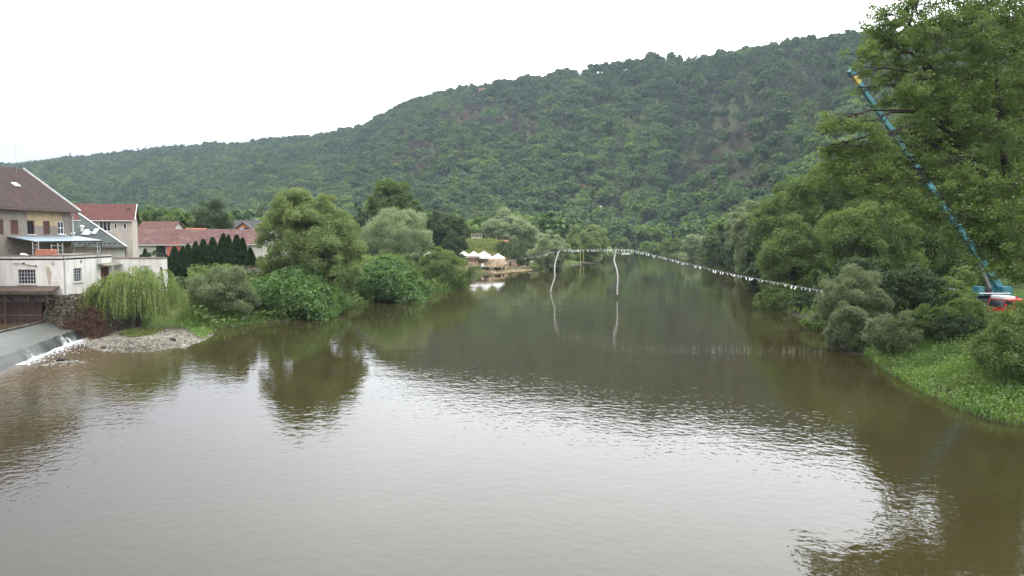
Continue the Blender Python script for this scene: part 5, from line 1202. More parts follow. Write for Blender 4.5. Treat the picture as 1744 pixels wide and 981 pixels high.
# big near tree: long limbs with flat pads of leaves
def big_tree():
    Yt = 54.0; b = W(1782, 560, Yt); zg = gz(b.x, Yt)
    r = thing('spreading_tree', 'huge spreading olive-green tree with long limbs filling the upper right', 'tree', (b.x, Yt, zg)); rng = RS(91)
    pads = [  # px, py, half w, half h, y offset
     (1508, 28, 34, 24, 0), (1560, 14, 46, 26, 2), (1478, 98, 38, 20, -1), (1530, 82, 40, 26, 1), (1590, 66, 50, 30, -2), (1640, 30, 54, 36, 1), (1700, 20, 56, 40, -1), (1755, 40, 44, 50, 0),
     (1462, 128, 22, 9, -2), (1462, 158, 24, 8, -1), (1520, 130, 42, 22, 2), (1580, 120, 52, 26, 0), (1650, 100, 52, 30, 3), (1720, 90, 50, 34, -2),
     (1420, 212, 34, 12, -2), (1468, 214, 40, 12, -3), (1556, 176, 48, 20, 1), (1620, 168, 52, 26, -2), (1690, 160, 54, 28, 2), (1748, 150, 40, 34, 0),
     (1412, 256, 20, 10, -1), (1452, 262, 40, 20, -2), (1516, 232, 40, 20, -4), (1570, 226, 40, 20, 2), (1640, 222, 50, 24, -1), (1708, 224, 50, 28, -3), (1750, 230, 36, 30, 1),
     (1420, 300, 42, 22, -1), (1484, 294, 44, 20, -3), (1546, 284, 46, 24, 0), (1610, 280, 44, 22, -3), (1676, 284, 50, 26, 1), (1740, 290, 44, 30, -2),
     (1590, 336, 42, 20, -4), (1650, 342, 48, 24, -2), (1714, 346, 50, 28, -1), (1756, 350, 30, 30, 0), (1530, 330, 34, 16, -4),
     (1690, 398, 46, 22, -3), (1744, 404, 40, 26, -2), (1640, 390, 34, 16, -4), (1720, 448, 40, 16, -3), (1760, 450, 30, 30, -1), (1668, 430, 26, 12, -4),
     (1800, 120, 60, 70, 2), (1810, 280, 60, 80, 2), (1800, 400, 40, 50, 2), (1660, -30, 80, 40, 0), (1760, -30, 70, 50, 2), (1560, -14, 44, 24, 2)]
    pads += [(1668, 330, 40, 20, -5), (1700, 372, 44, 22, -6), (1660, 372, 40, 18, -6), (1716, 410, 46, 22, -6), (1676, 416, 40, 18, -6), (1700, 452, 44, 18, -6), (1740, 470, 30, 16, -5), (1730, 320, 40, 24, -6),
     (1560, 60, 40, 24, 3), (1610, 40, 40, 26, 2), (1670, 66, 44, 28, -3), (1725, 62, 40, 30, 2), (1500, 66, 30, 20, 1), (1545, 255, 44, 20, -2), (1600, 250, 44, 22, 2), (1590, 200, 40, 20, -2), (1668, 195, 44, 24, 2), (1736, 190, 36, 26, -2),
     (1500, 180, 26, 12, 3), (1660, 135, 44, 22, -2), (1610, 145, 40, 20, 3), (1540, 305, 40, 18, -3), (1590, 308, 40, 18, -2), (1645, 312, 44, 20, -4), (1560, 145, 36, 18, -3), (1480, 320, 36, 16, -3), (1570, 360, 36, 14, -4), (1620, 365, 40, 16, -5)]
    s = Yt / FPX; C, A, N_, T, L = [], [], [], [], []
    cen = []
    for px, py, hw, hh, oy in pads:
        c = W(px, py, Yt + oy) - Vector((b.x, Yt, zg)); R = np.array([hw * s * 1.1, (hw + hh) / 2 * s * 1.35, hh * s * 1.35]); cen.append((c, R))
        nsub = int(8 + hw * hh / 42); tone = rng.uniform(0, .3)
        for _ in range(nsub):
            d = nrm(rng.normal(size=3)) * rng.uniform(.2, 1.0); q = np.array(c) + d * R * np.array([1.1, 1.1, 1.25]); rad = rng.uniform(.28, .7)
            qs = W(0, 0, 1); sx_, sy_ = screen(np.array(q[0] + b.x), np.array(q[1] + Yt), np.array(q[2] + zg)); tl = min(max((float(sy_) - 124) / 369, 0), 1); dl = abs(float(sx_) - (1451 + 253 * tl)) * .82
            if tl > 0 and dl < (15 if tl < .32 else 12) and rng.uniform() < (.97 if .08 < tl < .28 else .72): continue
            nf = int(60 * rad / .5)
            e = nrm(rng.normal(size=(nf, 3))) * rng.uniform(.2, 1, (nf, 1)); P = q + e * rad * np.array([1.1, 1.1, .85]); t0 = tone + rng.uniform(0, .35)
            C.append(P); A.append(nrm(rng.normal(size=(nf, 3)) * np.array([1, 1, .5]) + e * .5 - np.array([0, 0, .25]))); N_.append(nrm(rng.normal(size=(nf, 3)) * .7 + np.array([0, 0, .4]) + e * .5)); T.append(np.clip(t0 + rng.uniform(0, .35, nf), 0, 1))
    C, A, N_, T = map(np.concatenate, (C, A, N_, T))
    V, F = leaf_geo(C, A, N_, rng.uniform(.12, .27, len(C)), rng.uniform(.08, .14, len(C))); mesh_obj('crown', np_mesh('crown', V, F, LM['olive'], {'tint': ('FACE', T)}), r)
    mb = MB(); rel = lambda px, py, oy: W(px, py, Yt + oy) - Vector((b.x, Yt, zg))
    main = [Vector((0, 0, -.5)), rel(1776, 480, 0), rel(1752, 400, 0), rel(1690, 322, 0), rel(1648, 270, .5), rel(1622, 215, 1), rel(1600, 150, 1), rel(1570, 80, 1), rel(1540, 20, 1)]
    mb.tube(main, [.62, .5, .44, .38, .3, .22, .15, .1, .04], 10)
    second = [rel(1765, 440, 0), rel(1752, 330, 0), rel(1760, 220, 1), rel(1775, 90, 1)]; mb.tube(second, [.34, .28, .2, .08], 8)
    third = [rel(1725, 360, 0), rel(1710, 270, -1), rel(1700, 160, -1), rel(1690, 60, -1), rel(1680, -20, 0)]; mb.tube(third, [.3, .24, .17, .1, .04], 8)
    cand = []
    for P_ in (main[2:], second[1:], third[1:]):
        for a_, b_ in zip(P_[:-1], P_[1:]):
            for f in (0, .33, .66): cand.append(a_.lerp(b_, f))
    for (c, R) in cen:
        o_ = min(cand, key=lambda q: (q - c).length * (1.0 if q.z < c.z + .6 else 1.7)); dd = c - o_
        m1 = o_ + dd * .35 + Vector((0, 0, .10 * dd.length)); m2 = o_ + dd * .7 + Vector((0, 0, .10 * dd.length)); tip = c + dd.normalized() * R[0] * .7
        r_ = min(.05 + .018 * dd.length, .16); mb.tube([o_, m1, m2, c, tip], [r_, r_ * .62, r_ * .38, r_ * .22, .010], 6)
        for _ in range(13):
            d = Vector(nrm(rng.normal(size=3))); e = c + Vector((d.x * R[0], d.y * R[1], d.z * R[2])) * .95; st = m2.lerp(tip, rng.uniform(0, .8)); mb.tube([st, st.lerp(e, .5) + Vector((0, 0, .1)), e], [.035, .022, .009], 4)
    me = bpy.data.meshes.new('trunk'); me.from_pydata([tuple(v) for v in mb.v], [], mb.f); me.materials.append(M_BARK); me.polygons.foreach_set('use_smooth', [True] * len(me.polygons)); mesh_obj('trunk', me, r)
big_tree()

# ---- ground cover nobody could count
def blades(name, label, pts_n, poly_px, hgt, wid, mats, seed, dens_noise=2.0, zmin=.05, bank=None, leafy=.3, hill_at=None, thin=0.0):
    rng = RS(seed); P = np.array([g2(*p) for p in poly_px])
    if hill_at: P = np.array([(hill_at[0] + 19 * math.cos(k * .5236), hill_at[1] + 19 * math.sin(k * .5236)) for k in range(12)])
    lo, hi = P.min(0), P.max(0)
    x = rng.uniform(lo[0], hi[0], pts_n); y = rng.uniform(lo[1], hi[1], pts_n); k = inside(x, y, P); x, y = x[k], y[k]
    nz_ = vnoise(x / dens_noise, y / dens_noise, seed) ; k = rng.uniform(size=len(x)) < (.35 + nz_ if not thin else ss(thin, thin + .2, nz_)); x, y, nz_ = x[k], y[k], nz_[k]
    z = ground(x, y); d = sdist(x, y); k = (d > -.25) & (z > -.12); x, y, z, nz_ = x[k], y[k], z[k], nz_[k]; n = len(x)
    h = hgt * rng.uniform(.5, 1.3, n) * (.55 + .9 * nz_); lean = rng.normal(size=(n, 2)) * .35
    A = nrm(np.stack([lean[:, 0], lean[:, 1], np.ones(n)], 1)); N_ = nrm(np.stack([rng.normal(size=n), rng.normal(size=n), .3 + 0 * h], 1)); w = wid * rng.uniform(.7, 1.4, n)
    lf = rng.uniform(size=n) < leafy
    A[lf] = nrm(rng.normal(size=(lf.sum(), 3)) * np.array([1, 1, .4])); N_[lf] = nrm(rng.normal(size=(lf.sum(), 3)) * .5 + np.array([0, 0, 1])); L = h.copy(); L[lf] = wid * rng.uniform(2, 3.4, lf.sum()); w[lf] = L[lf] * .55
    C = np.stack([x, y, z + np.where(lf, h * rng.uniform(.6, 1.1, n), h * .45)], 1)
    V, F = leaf_geo(C, A, N_, L, w); tint = np.clip(vnoise(x / 3.1, y / 3.1, seed + 1) * .9 + rng.uniform(-.15, .35, n), 0, 1)
    o = mesh_obj(name, np_mesh(name, V, F, mats, {'tint': ('FACE', tint)})); tag(o, label, 'ground cover', kind='stuff')
m_gr = leaf_mat('meadow_grass', (.045, .105, .015), (.15, .26, .038), .35, .05, .6)
blades('grass', 'lush green riverside grass and nettles of the right meadow', 300000, [(1470, 606), (1500, 630), (1550, 660), (1620, 696), (1690, 722), (1744, 731), (1900, 770), (1900, 560), (1744, 540), (1600, 535), (1500, 560)], .46, .055, m_gr, 61, 1.1, leafy=.65)
blades('undergrowth', 'taller darker weeds in patches over the right meadow', 30000, [(1485, 612), (1550, 652), (1620, 690), (1700, 718), (1900, 760), (1900, 590), (1744, 570), (1600, 575), (1500, 585)], .75, .085, LM['mid'], 68, 2.2, leafy=.85, thin=.55)
blades('grass', 'green grass and weeds along the foot of the left bank', 120000, [(300, 560), (345, 580), (372, 566), (430, 556), (500, 549), (560, 540), (600, 526), (650, 516), (720, 504), (795, 493), (800, 470), (600, 490), (420, 520), (330, 530)], .42, .07, m_gr, 62, 1.2)
blades('undergrowth', 'leafy green undergrowth filling the left bank between the bushes', 70000, [(330, 562), (372, 562), (430, 552), (500, 546), (560, 537), (600, 523), (650, 513), (720, 501), (795, 490), (800, 472), (700, 470), (600, 480), (480, 490), (400, 505), (320, 525)], 1.1, .20, LM['mid'], 67, 2.5, leafy=.8)
blades('grass', 'tufts of yellow-green grass growing on the gravel bar', 12000, [(200, 577), (225, 586), (262, 580), (280, 570), (245, 565)], .25, .05, leaf_mat('bar_grass', (.07, .10, .02), (.17, .19, .05), .35, .04, .8), 63, .9)
blades('grass', 'rough yellow-green grass on the bank below the beach', 60000, [(812, 476), (830, 468), (870, 465), (920, 461), (970, 456), (975, 440), (900, 447), (860, 455), (815, 459)], .32, .12, leaf_mat('bank_grass', (.06, .085, .02), (.16, .18, .045), .35, .04, .3), 64, 3.0)
blades('undergrowth', 'dark shrubby undergrowth lining the right bank under the trees', 110000, [(1096, 432), (1160, 437), (1210, 442), (1245, 451), (1275, 467), (1290, 492), (1312, 524), (1350, 541), (1390, 553), (1408, 570), (1420, 592), (1445, 603), (1478, 606), (1500, 590), (1420, 480), (1330, 440), (1250, 425), (1120, 425)], 1.0, .22, LM['mid'], 65, 4.0)
# ------------------------------------------------------------------ beach, parasols, flag line, crane
m_canvas = simple('white_canvas', (.80, .80, .79), .85, .04, 2)
m_wood = simple('brown_boards', (.16, .11, .085), .85, .35, 3)
m_pale_wood = simple('pale_wood', (.42, .36, .29), .8, .2, 3)

def parasol(name, label, px, py_top, py_rim, hwpx, Y, group=None):
    c = W(px, py_rim, Y); zt = W(px, py_top, Y).z; R = hwpx * Y / FPX; zg = gz(c.x, Y)
    r = thing(name, label, 'parasol', (c.x, Y, zg), group)
    mb = MB(); k = 8; rim = [Vector((c.x + R * math.cos(.4 + i * 6.2832 / k), Y + R * math.sin(.4 + i * 6.2832 / k), c.z)) for i in range(k)]; tp = Vector((c.x, Y, zt))
    for i in range(k):
        a, b = rim[i], rim[(i + 1) % k]; am, bm = a.lerp(tp, .5) - Vector((0, 0, .08)), b.lerp(tp, .5) - Vector((0, 0, .08))
        mb.quad(a, b, bm, am); mb.add([am, bm, tp], [(0, 1, 2)]); dn = Vector((0, 0, .28)); mb.quad(a - dn, b - dn, b, a)
    mb.build('canopy', m_canvas, r)
    mb = MB(); mb.tube([(c.x, Y, zg - .1), (c.x, Y, zt + .15)], .05, 6); mb.build('pole', m_pale_wood, r)
    mb = MB()
    for q in rim: mb.bar(q - Vector((0, 0, .03)), tp - Vector((0, 0, .12)), .03)
    mb.build('ribs', m_pale_wood, r); return r
gp = 'white parasols by the beach bar'
parasol('parasol', 'white parasol leftmost of the cluster at the beach bar', 790, 428, 434.5, 12.5, 204, gp)
parasol('parasol', 'white parasol second from left over the beach bar', 807, 428, 434.5, 12.5, 206, gp)
parasol('parasol', 'tallest white parasol in the middle of the cluster', 824, 427.5, 435, 13, 209, gp)
parasol('parasol', 'low white parasol in front of the tallest one', 828, 432, 438.5, 12.5, 200, gp)
parasol('parasol', 'white parasol at the right end of the cluster, beside the dark shrub', 848, 431.5, 438.5, 12.5, 203, gp)
parasol('parasol', 'white parasol apart from the others, half hidden behind left bush', 731, 428, 434, 10, 175)
def bar():
    a, b = W(783, 445, 211), W(832, 445, 211); zg = gz((a.x + b.x) / 2, 211)
    r = thing('beach_bar', 'long brown board-walled beach bar in the shade of the white parasols', 'bar', ((a.x + b.x) / 2, 212, zg)); mb = MB()
    n = 30
    for i in range(n): mb.box((a.x + (b.x - a.x) * (i + .5) / n, 212, zg + 1.0), (b.x - a.x) / n - .03, .1, 2.0)
    mb.build('back_wall', m_wood, r); mb = MB(); mb.box(((a.x + b.x) / 2, 210.2, zg + .55), b.x - a.x - 1, .5, 1.1); mb.build('counter', m_wood, r)
    mb = MB(); mb.box(((a.x + b.x) / 2, 210.1, zg + 1.14), b.x - a.x - .7, .8, .07); mb.build('counter_top', m_pale_wood, r)
bar()
p = W(822, 441, 199); z = gz(p.x, 199); mb = MB(); mb.box((p.x, 199, z + .85), .75, .06, 1.1, .1); mb.bar((p.x - .3, 199.05, z - .05), (p.x - .3, 199.05, z + .4), .05); mb.bar((p.x + .3, 199.05, z - .05), (p.x + .3, 199.05, z + .4), .05); tag(mb.build('notice_board', m_white), 'small white board standing before the beach bar', 'board')

def lounger():
    r = bpy.data.objects.new('sun_lounger', None); COL.objects.link(r)
    mb = MB(); mb.box((0, .2, .38), .7, 1.4, .06); mb.build('seat', m_dark, r)
    mb = MB(); mb.bar((0, -.45, .4), (0, -1.0, .95), .7, .05); mb.build('backrest', m_dark, r)
    for sx, sy in ((-.3, .8), (.3, .8), (-.3, -.4), (.3, -.4)): mb = MB(); mb.bar((sx, sy, 0), (sx, sy, .36), .06); mb.build('leg', m_iron, r)
    return r
lo0 = lounger(); first = True
for px in (799, 803, 807, 811, 815, 821, 826, 830, 834, 842, 846, 850, 854):
    Y = 193 + (px % 3) * .8; p = W(px, 449, Y); z = gz(p.x, Y)
    if first: o = lo0; first = False
    else:
        o = lo0.copy(); COL.objects.link(o)
        for c in lo0.children: k_ = c.copy(); k_.parent = o; COL.objects.link(k_)
    o.location = (p.x, Y, z); o.rotation_euler = (0, 0, .25 + .13 * (px % 5)); tag(o, 'dark sun lounger set out on the bare sand below the parasols', 'lounger', 'sun loungers on the sand')

blades('grass', 'long yellow-green grass covering the mound behind the parasols', 60000, [(762, 436), (775, 415), (805, 404), (850, 404), (885, 415), (905, 436)], .30, .16, leaf_mat('mound_grass', (.09, .13, .025), (.20, .23, .055), .35, .04, .15), 66, 3.0, hill_at=MOUND)
def lookout():
    Y = MOUND[1]; a, b = W(803.5, 408, Y), W(820.5, 408, Y); zg = gz((a.x + b.x) / 2, Y); zt = W(0, 399, Y).z; zg = min(zg, W(0, 408, Y).z)
    r = thing('lookout_hut', 'small square wooden lookout with open upper half on top of the grassy mound', 'hut', ((a.x + b.x) / 2, Y, zg)); w = b.x - a.x; zm = zg + (zt - zg) * .5; mb = MB(); cx = (a.x + b.x) / 2
    for s in (-1, 1): mb.box((cx, Y + s * 1.2, (zg + zm) / 2), w, .1, zm - zg); mb.box((cx + s * w / 2, Y, (zg + zm) / 2 - .003), .1, 2.28, zm - zg)
    mb.build('wall', m_pale_wood, r)
    for i in range(5):
        for s in (-1, 1): mb = MB(); mb.bar((cx - w / 2 + w * i / 4, Y + s * 1.2, zm + .01), (cx - w / 2 + w * i / 4, Y + s * 1.2, zt), .16); mb.build('post', m_pale_wood, r)
    mb = MB(); mb.box((cx, Y, zt + .1), w + .3, 2.8, .16); mb.build('roof', m_pale_wood, r); mb = MB(); mb.box((cx, Y, zm + .02), w - .2, 2.2, .05); mb.build('floor_board', m_dark, r)
lookout()
p0 = W(833, 417, 246); gabled('red_roof_shed', 'long low shed with red-brown roof right of the wooden lookout', (p0.x, p0.y), 0, 5.9, 3.5, gz(p0.x, 247) - .3, W(0, 414, 246).z, W(0, 408.5, 246).z, m_wood, tiles('red_brown_tiles', (.26, .11, .07), (.32, .15, .10), (.28, .17, .1), .3, .3, .03, 'x'))
def tent():
    Y = 240; c = W(866, 417, Y); zt = W(0, 412.5, Y).z; zg = gz(c.x, Y); R = 1.7; zr = c.z; r = thing('tent', 'small beige tent roof between red-brown shed and dark bushes', 'tent', (c.x, Y, zg)); mb = MB()
    cs = [Vector((c.x + sx * R, Y + sy * R, zr)) for sx, sy in ((-1, -1), (1, -1), (1, 1), (-1, 1))]; tp = Vector((c.x, Y, zt))
    for i in range(4): mb.add([cs[i], cs[(i + 1) % 4], tp], [(0, 1, 2)]); mb.quad(cs[i] - Vector((0, 0, .2)), cs[(i + 1) % 4] - Vector((0, 0, .2)), cs[(i + 1) % 4], cs[i])
    mb.build('canopy', simple('beige_canvas', (.62, .50, .34), .85, .1, 2), r)
    for q in cs: mb = MB(); mb.bar((q.x, q.y, zg - .2), (q.x, q.y, zr - .02), .07); mb.build('pole', m_pale_wood, r)
tent()
# path up to the footpath behind the beach
pts = [(870, 450.5), (900, 445.5), (925, 442.5), (950, 441.5)]; mb = MB(); prev = None
for i in range(25):
    f = i / 24 * 3; k_ = min(int(f), 2); px = pts[k_][0] + (pts[k_ + 1][0] - pts[k_][0]) * (f - k_); py = pts[k_][1] + (pts[k_ + 1][1] - pts[k_][1]) * (f - k_); q = G(px, py, 1.8); s = 1.1
    l_, r_ = Vector((q.x, q.y - s * 2, gz(q.x, q.y - s * 2) + .05)), Vector((q.x, q.y + s * 2, gz(q.x, q.y + s * 2) + .05))
    if prev: mb.quad(prev[0], l_, r_, prev[1])
    prev = (l_, r_)
o = mb.build('path', simple('pale_gravel_path', (.36, .34, .30), .95, .15, 3)); tag(o, kind='structure')

# mooring posts and raft
for i, px in enumerate((988.5, 993.5)):
    p = G(px, 447.5, .3); mb = MB(); mb.tube([(p.x, p.y, -1), (p.x, p.y, 3.9)], .085, 7); tag(mb.build('mooring_post', simple('yellow_paint_%d' % i, (.40, .37, .12), .7, .2, 3)), 'thin yellow post, %s of the two beside the dark raft' % ('left' if i == 0 else 'right'), 'post')
p = G(998, 449.5, .2); r = thing('raft', 'low dark raft moored at the yellow posts', 'raft', (p.x, p.y, 0)); mb = MB(); mb.box((p.x, p.y, .5), 2.4, 3, .14); mb.build('deck', simple('raft_deck', (.07, .05, .045), .8, .3, 3), r)
for s in (-.8, .8): mb = MB(); mb.tube([(p.x + s, p.y - 1.5, .2), (p.x + s, p.y + 1.5, .2)], .26, 8); mb.build('float', m_dark, r)
p = G(1066, 431.5, .2); mb = MB()
for i in range(7): f = i / 6; mb.box((p.x - 1.6 + 3.2 * f, p.y, .16 + .05 * (i % 2)), .5, .7, .3)
tag(mb.build('pontoon', m_white), 'tiny white pontoon at the far end of the river', 'pontoon')

# white wavy poles standing in the river, holding the flag line
m_pole = simple('white_birch', (.62, .60, .55), .8, .15, 3)
def wavy(label, pts, Y, rad):
    P = [W(px, py, Y) for px, py in pts]; b = P[-1]; r = thing('river_pole', label, 'pole', (b.x, Y, 0)); mb = MB()
    for i, q in enumerate(P): q.y += .25 * math.sin(i * 1.3)
    Q = []
    for i in range(len(P) - 1):
        for f in (0, .25, .5, .75):
            a_, b_, c_, d_ = P[max(i - 1, 0)], P[i], P[i + 1], P[min(i + 2, len(P) - 1)]
            Q.append(.5 * ((2 * b_) + (c_ - a_) * f + (2 * a_ - 5 * b_ + 4 * c_ - d_) * f * f + (3 * b_ - a_ - 3 * c_ + d_) * f ** 3))
    Q.append(P[-1]); mb.tube(Q, [rad * (.85 + .3 * i / len(Q)) for i in range(len(Q))], 7); mb.build('shaft', m_pole, r)
    mb = MB(); e = Q[-1]; mb.tube([(e.x, e.y, e.z - .004), (e.x, e.y, -1.2)], rad * .55, 7); mb.build('foot', simple('dark_wet_pole', (.055, .05, .032), .4, .2, 4), r)
    return P[0]
TL = wavy('wavy white pole, left of the two standing in the river under the flag line', [(954, 427), (951, 432), (946, 447), (944.5, 460), (945, 472), (941, 484), (938, 497.5)], 125, .085)
TR = wavy('wavy white pole, right of the two standing in the river under the flag line', [(1050, 424.5), (1047.5, 437), (1046.5, 445), (1050.5, 460), (1052, 475), (1051.5, 490), (1052, 502)], 114, .09)

def flags(label, pts, n, seed, rope=.02):
    P = [Vector(p) for p in pts]; r = thing('flag_line', label, 'bunting', P[0]); rng = RS(seed); cum = [0]
    for a_, b_ in zip(P, P[1:]): cum.append(cum[-1] + (b_ - a_).length)
    def at(s):
        for i in range(len(P) - 1):
            if s <= cum[i + 1] + 1e-6: f = (s - cum[i]) / (cum[i + 1] - cum[i]); return P[i].lerp(P[i + 1], f), (P[i + 1] - P[i]).normalized()
        return P[-1], (P[-1] - P[-2]).normalized()
    mb = MB(); mb.tube(P, rope, 5); mb.build('rope', m_bar, r)
    for i in range(n):
        f = (i + .5 + rng.uniform(-.3, .3)) / n
        if rng.uniform() < .05: continue
        q, d = at(f * cum[-1]); w = rng.uniform(.05, .085); hgt = rng.uniform(.22, .38); side = d.cross(Z3).normalized(); tw = rng.uniform(-.5, .5); dd = (d * math.cos(tw) + side * math.sin(tw)).normalized(); nn = dd.cross(Z3).normalized() * .012; sw = side * rng.normal() * .12 + d * rng.normal() * .10
        a_, b_ = q - dd * w, q + dd * w; lo = Vector((0, 0, -hgt)) + sw
        pts_ = [a_ - Vector((0, 0, .03)), b_ - Vector((0, 0, .03)), b_ + lo * .96 - dd * w * .15, a_ + lo + dd * w * .15]; fb = MB(); fb.add([p + nn for p in pts_] + [p - nn for p in pts_], [(0, 1, 2, 3), (7, 6, 5, 4), (0, 4, 5, 1), (1, 5, 6, 2), (2, 6, 7, 3), (3, 7, 4, 0)]); fb.build('flag', m_canvas, r)
bank = W(838, 449, 186); bank.z = W(838, 447.5, 186).z
flags('left stretch of white-flagged line from the beach to the first wavy pole', [bank, W(862, 443.8, 166), W(900, 438.5, 144), W(930, 433, 130), TL], 30, 1)
flags('middle stretch of white-flagged line level between the two wavy poles', [TL, W(965, 425.6, 124), W(1000, 425.3, 120), W(1030, 425.2, 116), TR], 26, 2)
flags('right stretch of white-flagged line falling from the pole to the right bank trees', [TR, W(1066, 425.6, 113), W(1080, 427, 111), W(1110, 433.5, 107), W(1160, 446, 101), W(1220, 461, 95), W(1290, 475.5, 89.5), W(1350, 486.5, 85.5), W(1402, 495.5, 82.5)], 62, 3)
zb = gz(bank.x, bank.y); mb = MB(); mb.tube([(bank.x, bank.y, zb - .2), (bank.x, bank.y, bank.z + .1)], .07, 7); tag(mb.build('anchor_post', m_pale_wood), 'short wooden post on the sand where the flag line starts', 'post')

# ---- mobile crane and red truck under the big tree
m_teal = simple('teal_paint', (.03, .155, .18), .5, .15, 2, .5); m_red = simple('red_paint', (.55, .035, .022), .35, .1, 2, .5); m_tyre = simple('tyre_rubber', (.02, .02, .021), .9, .2, 5); m_glass = m_pane
m_yel = simple('yellow_marking', (.42, .33, .09), .6, .12, 3); m_steel = simple('grey_steel', (.26, .27, .28), .5, .2, 3)
def wheel(parent, c, rad, wd, yaw):
    d = Vector((-math.sin(yaw), math.cos(yaw), 0)); mb = MB(); c = Vector(c); mb.tube([c - d * wd / 2, c - d * wd * .45, c + d * wd * .45, c + d * wd / 2], [rad * .93, rad, rad, rad * .93], 20); w = mb.build('wheel', m_tyre, parent)
    mb = MB(); mb.tube([c - d * (wd / 2 + .03), c - d * wd * .4], [rad * .5, rad * .55], 14); mb.build('rim', m_steel, w)
def crane():
    Y = 76.0; xl, xr = W(1612, 500, Y).x, W(1738, 500, Y).x; zg = gz((xl + xr) / 2, Y); cx = (xl + xr) / 2
    r = thing('mobile_crane', 'teal mobile crane with long raised telescopic boom under the big tree', 'crane', (cx, Y, zg))
    mb = MB(); mb.box((cx, Y, zg + 1.15), xr - xl, 2.5, .55); mb.box((cx - .5, Y, zg + 1.55), xr - xl - 1.6, 2.3, .25); mb.build('chassis', simple('dark_chassis', (.03, .04, .04), .7, .2, 2), r)
    for i in range(4):
        for s in (-1.1, 1.1): wheel(r, (xl + 1.2 + i * (xr - xl - 2.2) / 3, Y + s, zg + .62), .62, .42, 0)
    mb = MB()
    for k in range(4): mb.add([(xl - .02, Y - 1.25, zg + 1.0 + k * .42), (xl - .02, Y + 1.25, zg + 1.0 + k * .42), (xl - .02, Y + 1.25, zg + 1.2 + k * .42), (xl - .02, Y - 1.25, zg + 1.2 + k * .42), (xl + .55, Y - 1.27, zg + .95 + k * .42), (xl + .55, Y - 1.27, zg + 1.17 + k * .42)], [(0, 1, 2, 3), (0, 3, 5, 4)])
    st = mb.build('hazard_stripes', m_steel, r); mb = MB(); mb.box((xl + .3, Y, zg + 1.75), .58, 2.48, 1.9); mb.build('outrigger_frame', m_tyre, r)
    mb = MB(); z0 = W(0, 503, Y).z; z1 = W(0, 487, Y).z; xs0, xs1 = W(1655, 500, Y).x, W(1712, 500, Y).x
    mb.box(((xs0 + xs1) / 2, Y, z0 - .12), xs1 - xs0, 2.3, .42); mb.box((xs1 - .45, Y, (z0 + z1) / 2 + .02), .9, 2.2, z1 - z0 - .1); mb.box((xs0 + .3, Y - .6, (z0 + z1) / 2), .6, 1.0, z1 - z0); tb = mb.build('superstructure', m_teal, r)
    mb = MB(); zz = W(0, 498, Y).z; mb.bar((xs0, Y - 1.22, zz), (xs1 - .3, Y - 1.22, zz), .1); mb.build('handrail', m_white, tb)
    mb = MB(); mb.box((xs0 + .95, Y - .7, (z0 + z1) / 2 - .05), .66, .9, .7); mb.build('operator_cab', m_glass, r)
    mb = MB(); mb.tube([((xs0 + xs1) / 2, Y, zg + 1.6), ((xs0 + xs1) / 2, Y, z0 - .3)], .8, 16); mb.build('turntable', m_steel, r)
    A = W(1704, 493, Y); Bp = W(1451, 124, Y - 5); d = Bp - A
    bm = MB(); bm.bar(A - d * .015, A + d * .30, .50, .58); boom = bm.build('boom', m_teal, r)
    for f0, f1, w, m_, nm in ((.301, .52, .45, m_teal, 'boom_section'), (.5201, .75, .40, m_teal, 'boom_section'), (.7501, .955, .34, m_teal, 'boom_section')):
        mb = MB(); mb.bar(A + d * f0, A + d * f1, w, w * 1.15); mb.build(nm, m_, boom)
    for f, w in ((.295, .56), (.515, .50), (.745, .44)): mb = MB(); mb.bar(A + d * (f - .006), A + d * (f + .012), w, w * 1.15); mb.build('boom_collar', m_teal, boom)
    mb = MB(); mb.bar(A + d * .9551, A + d * .99, .35, .42); mb.build('yellow_band', m_yel, boom); mb = MB(); mb.bar(A + d * .9901, A + d * 1.012, .42, .5); mb.build('boom_head', m_teal, boom)
    mb = MB(); mb.tube([A + d * .15 - Vector((0, 0, .35)), Vector((xs0 + 2.0, Y, z0 + .2))], .16, 8); mb.build('luffing_cylinder', m_steel, boom)
crane()
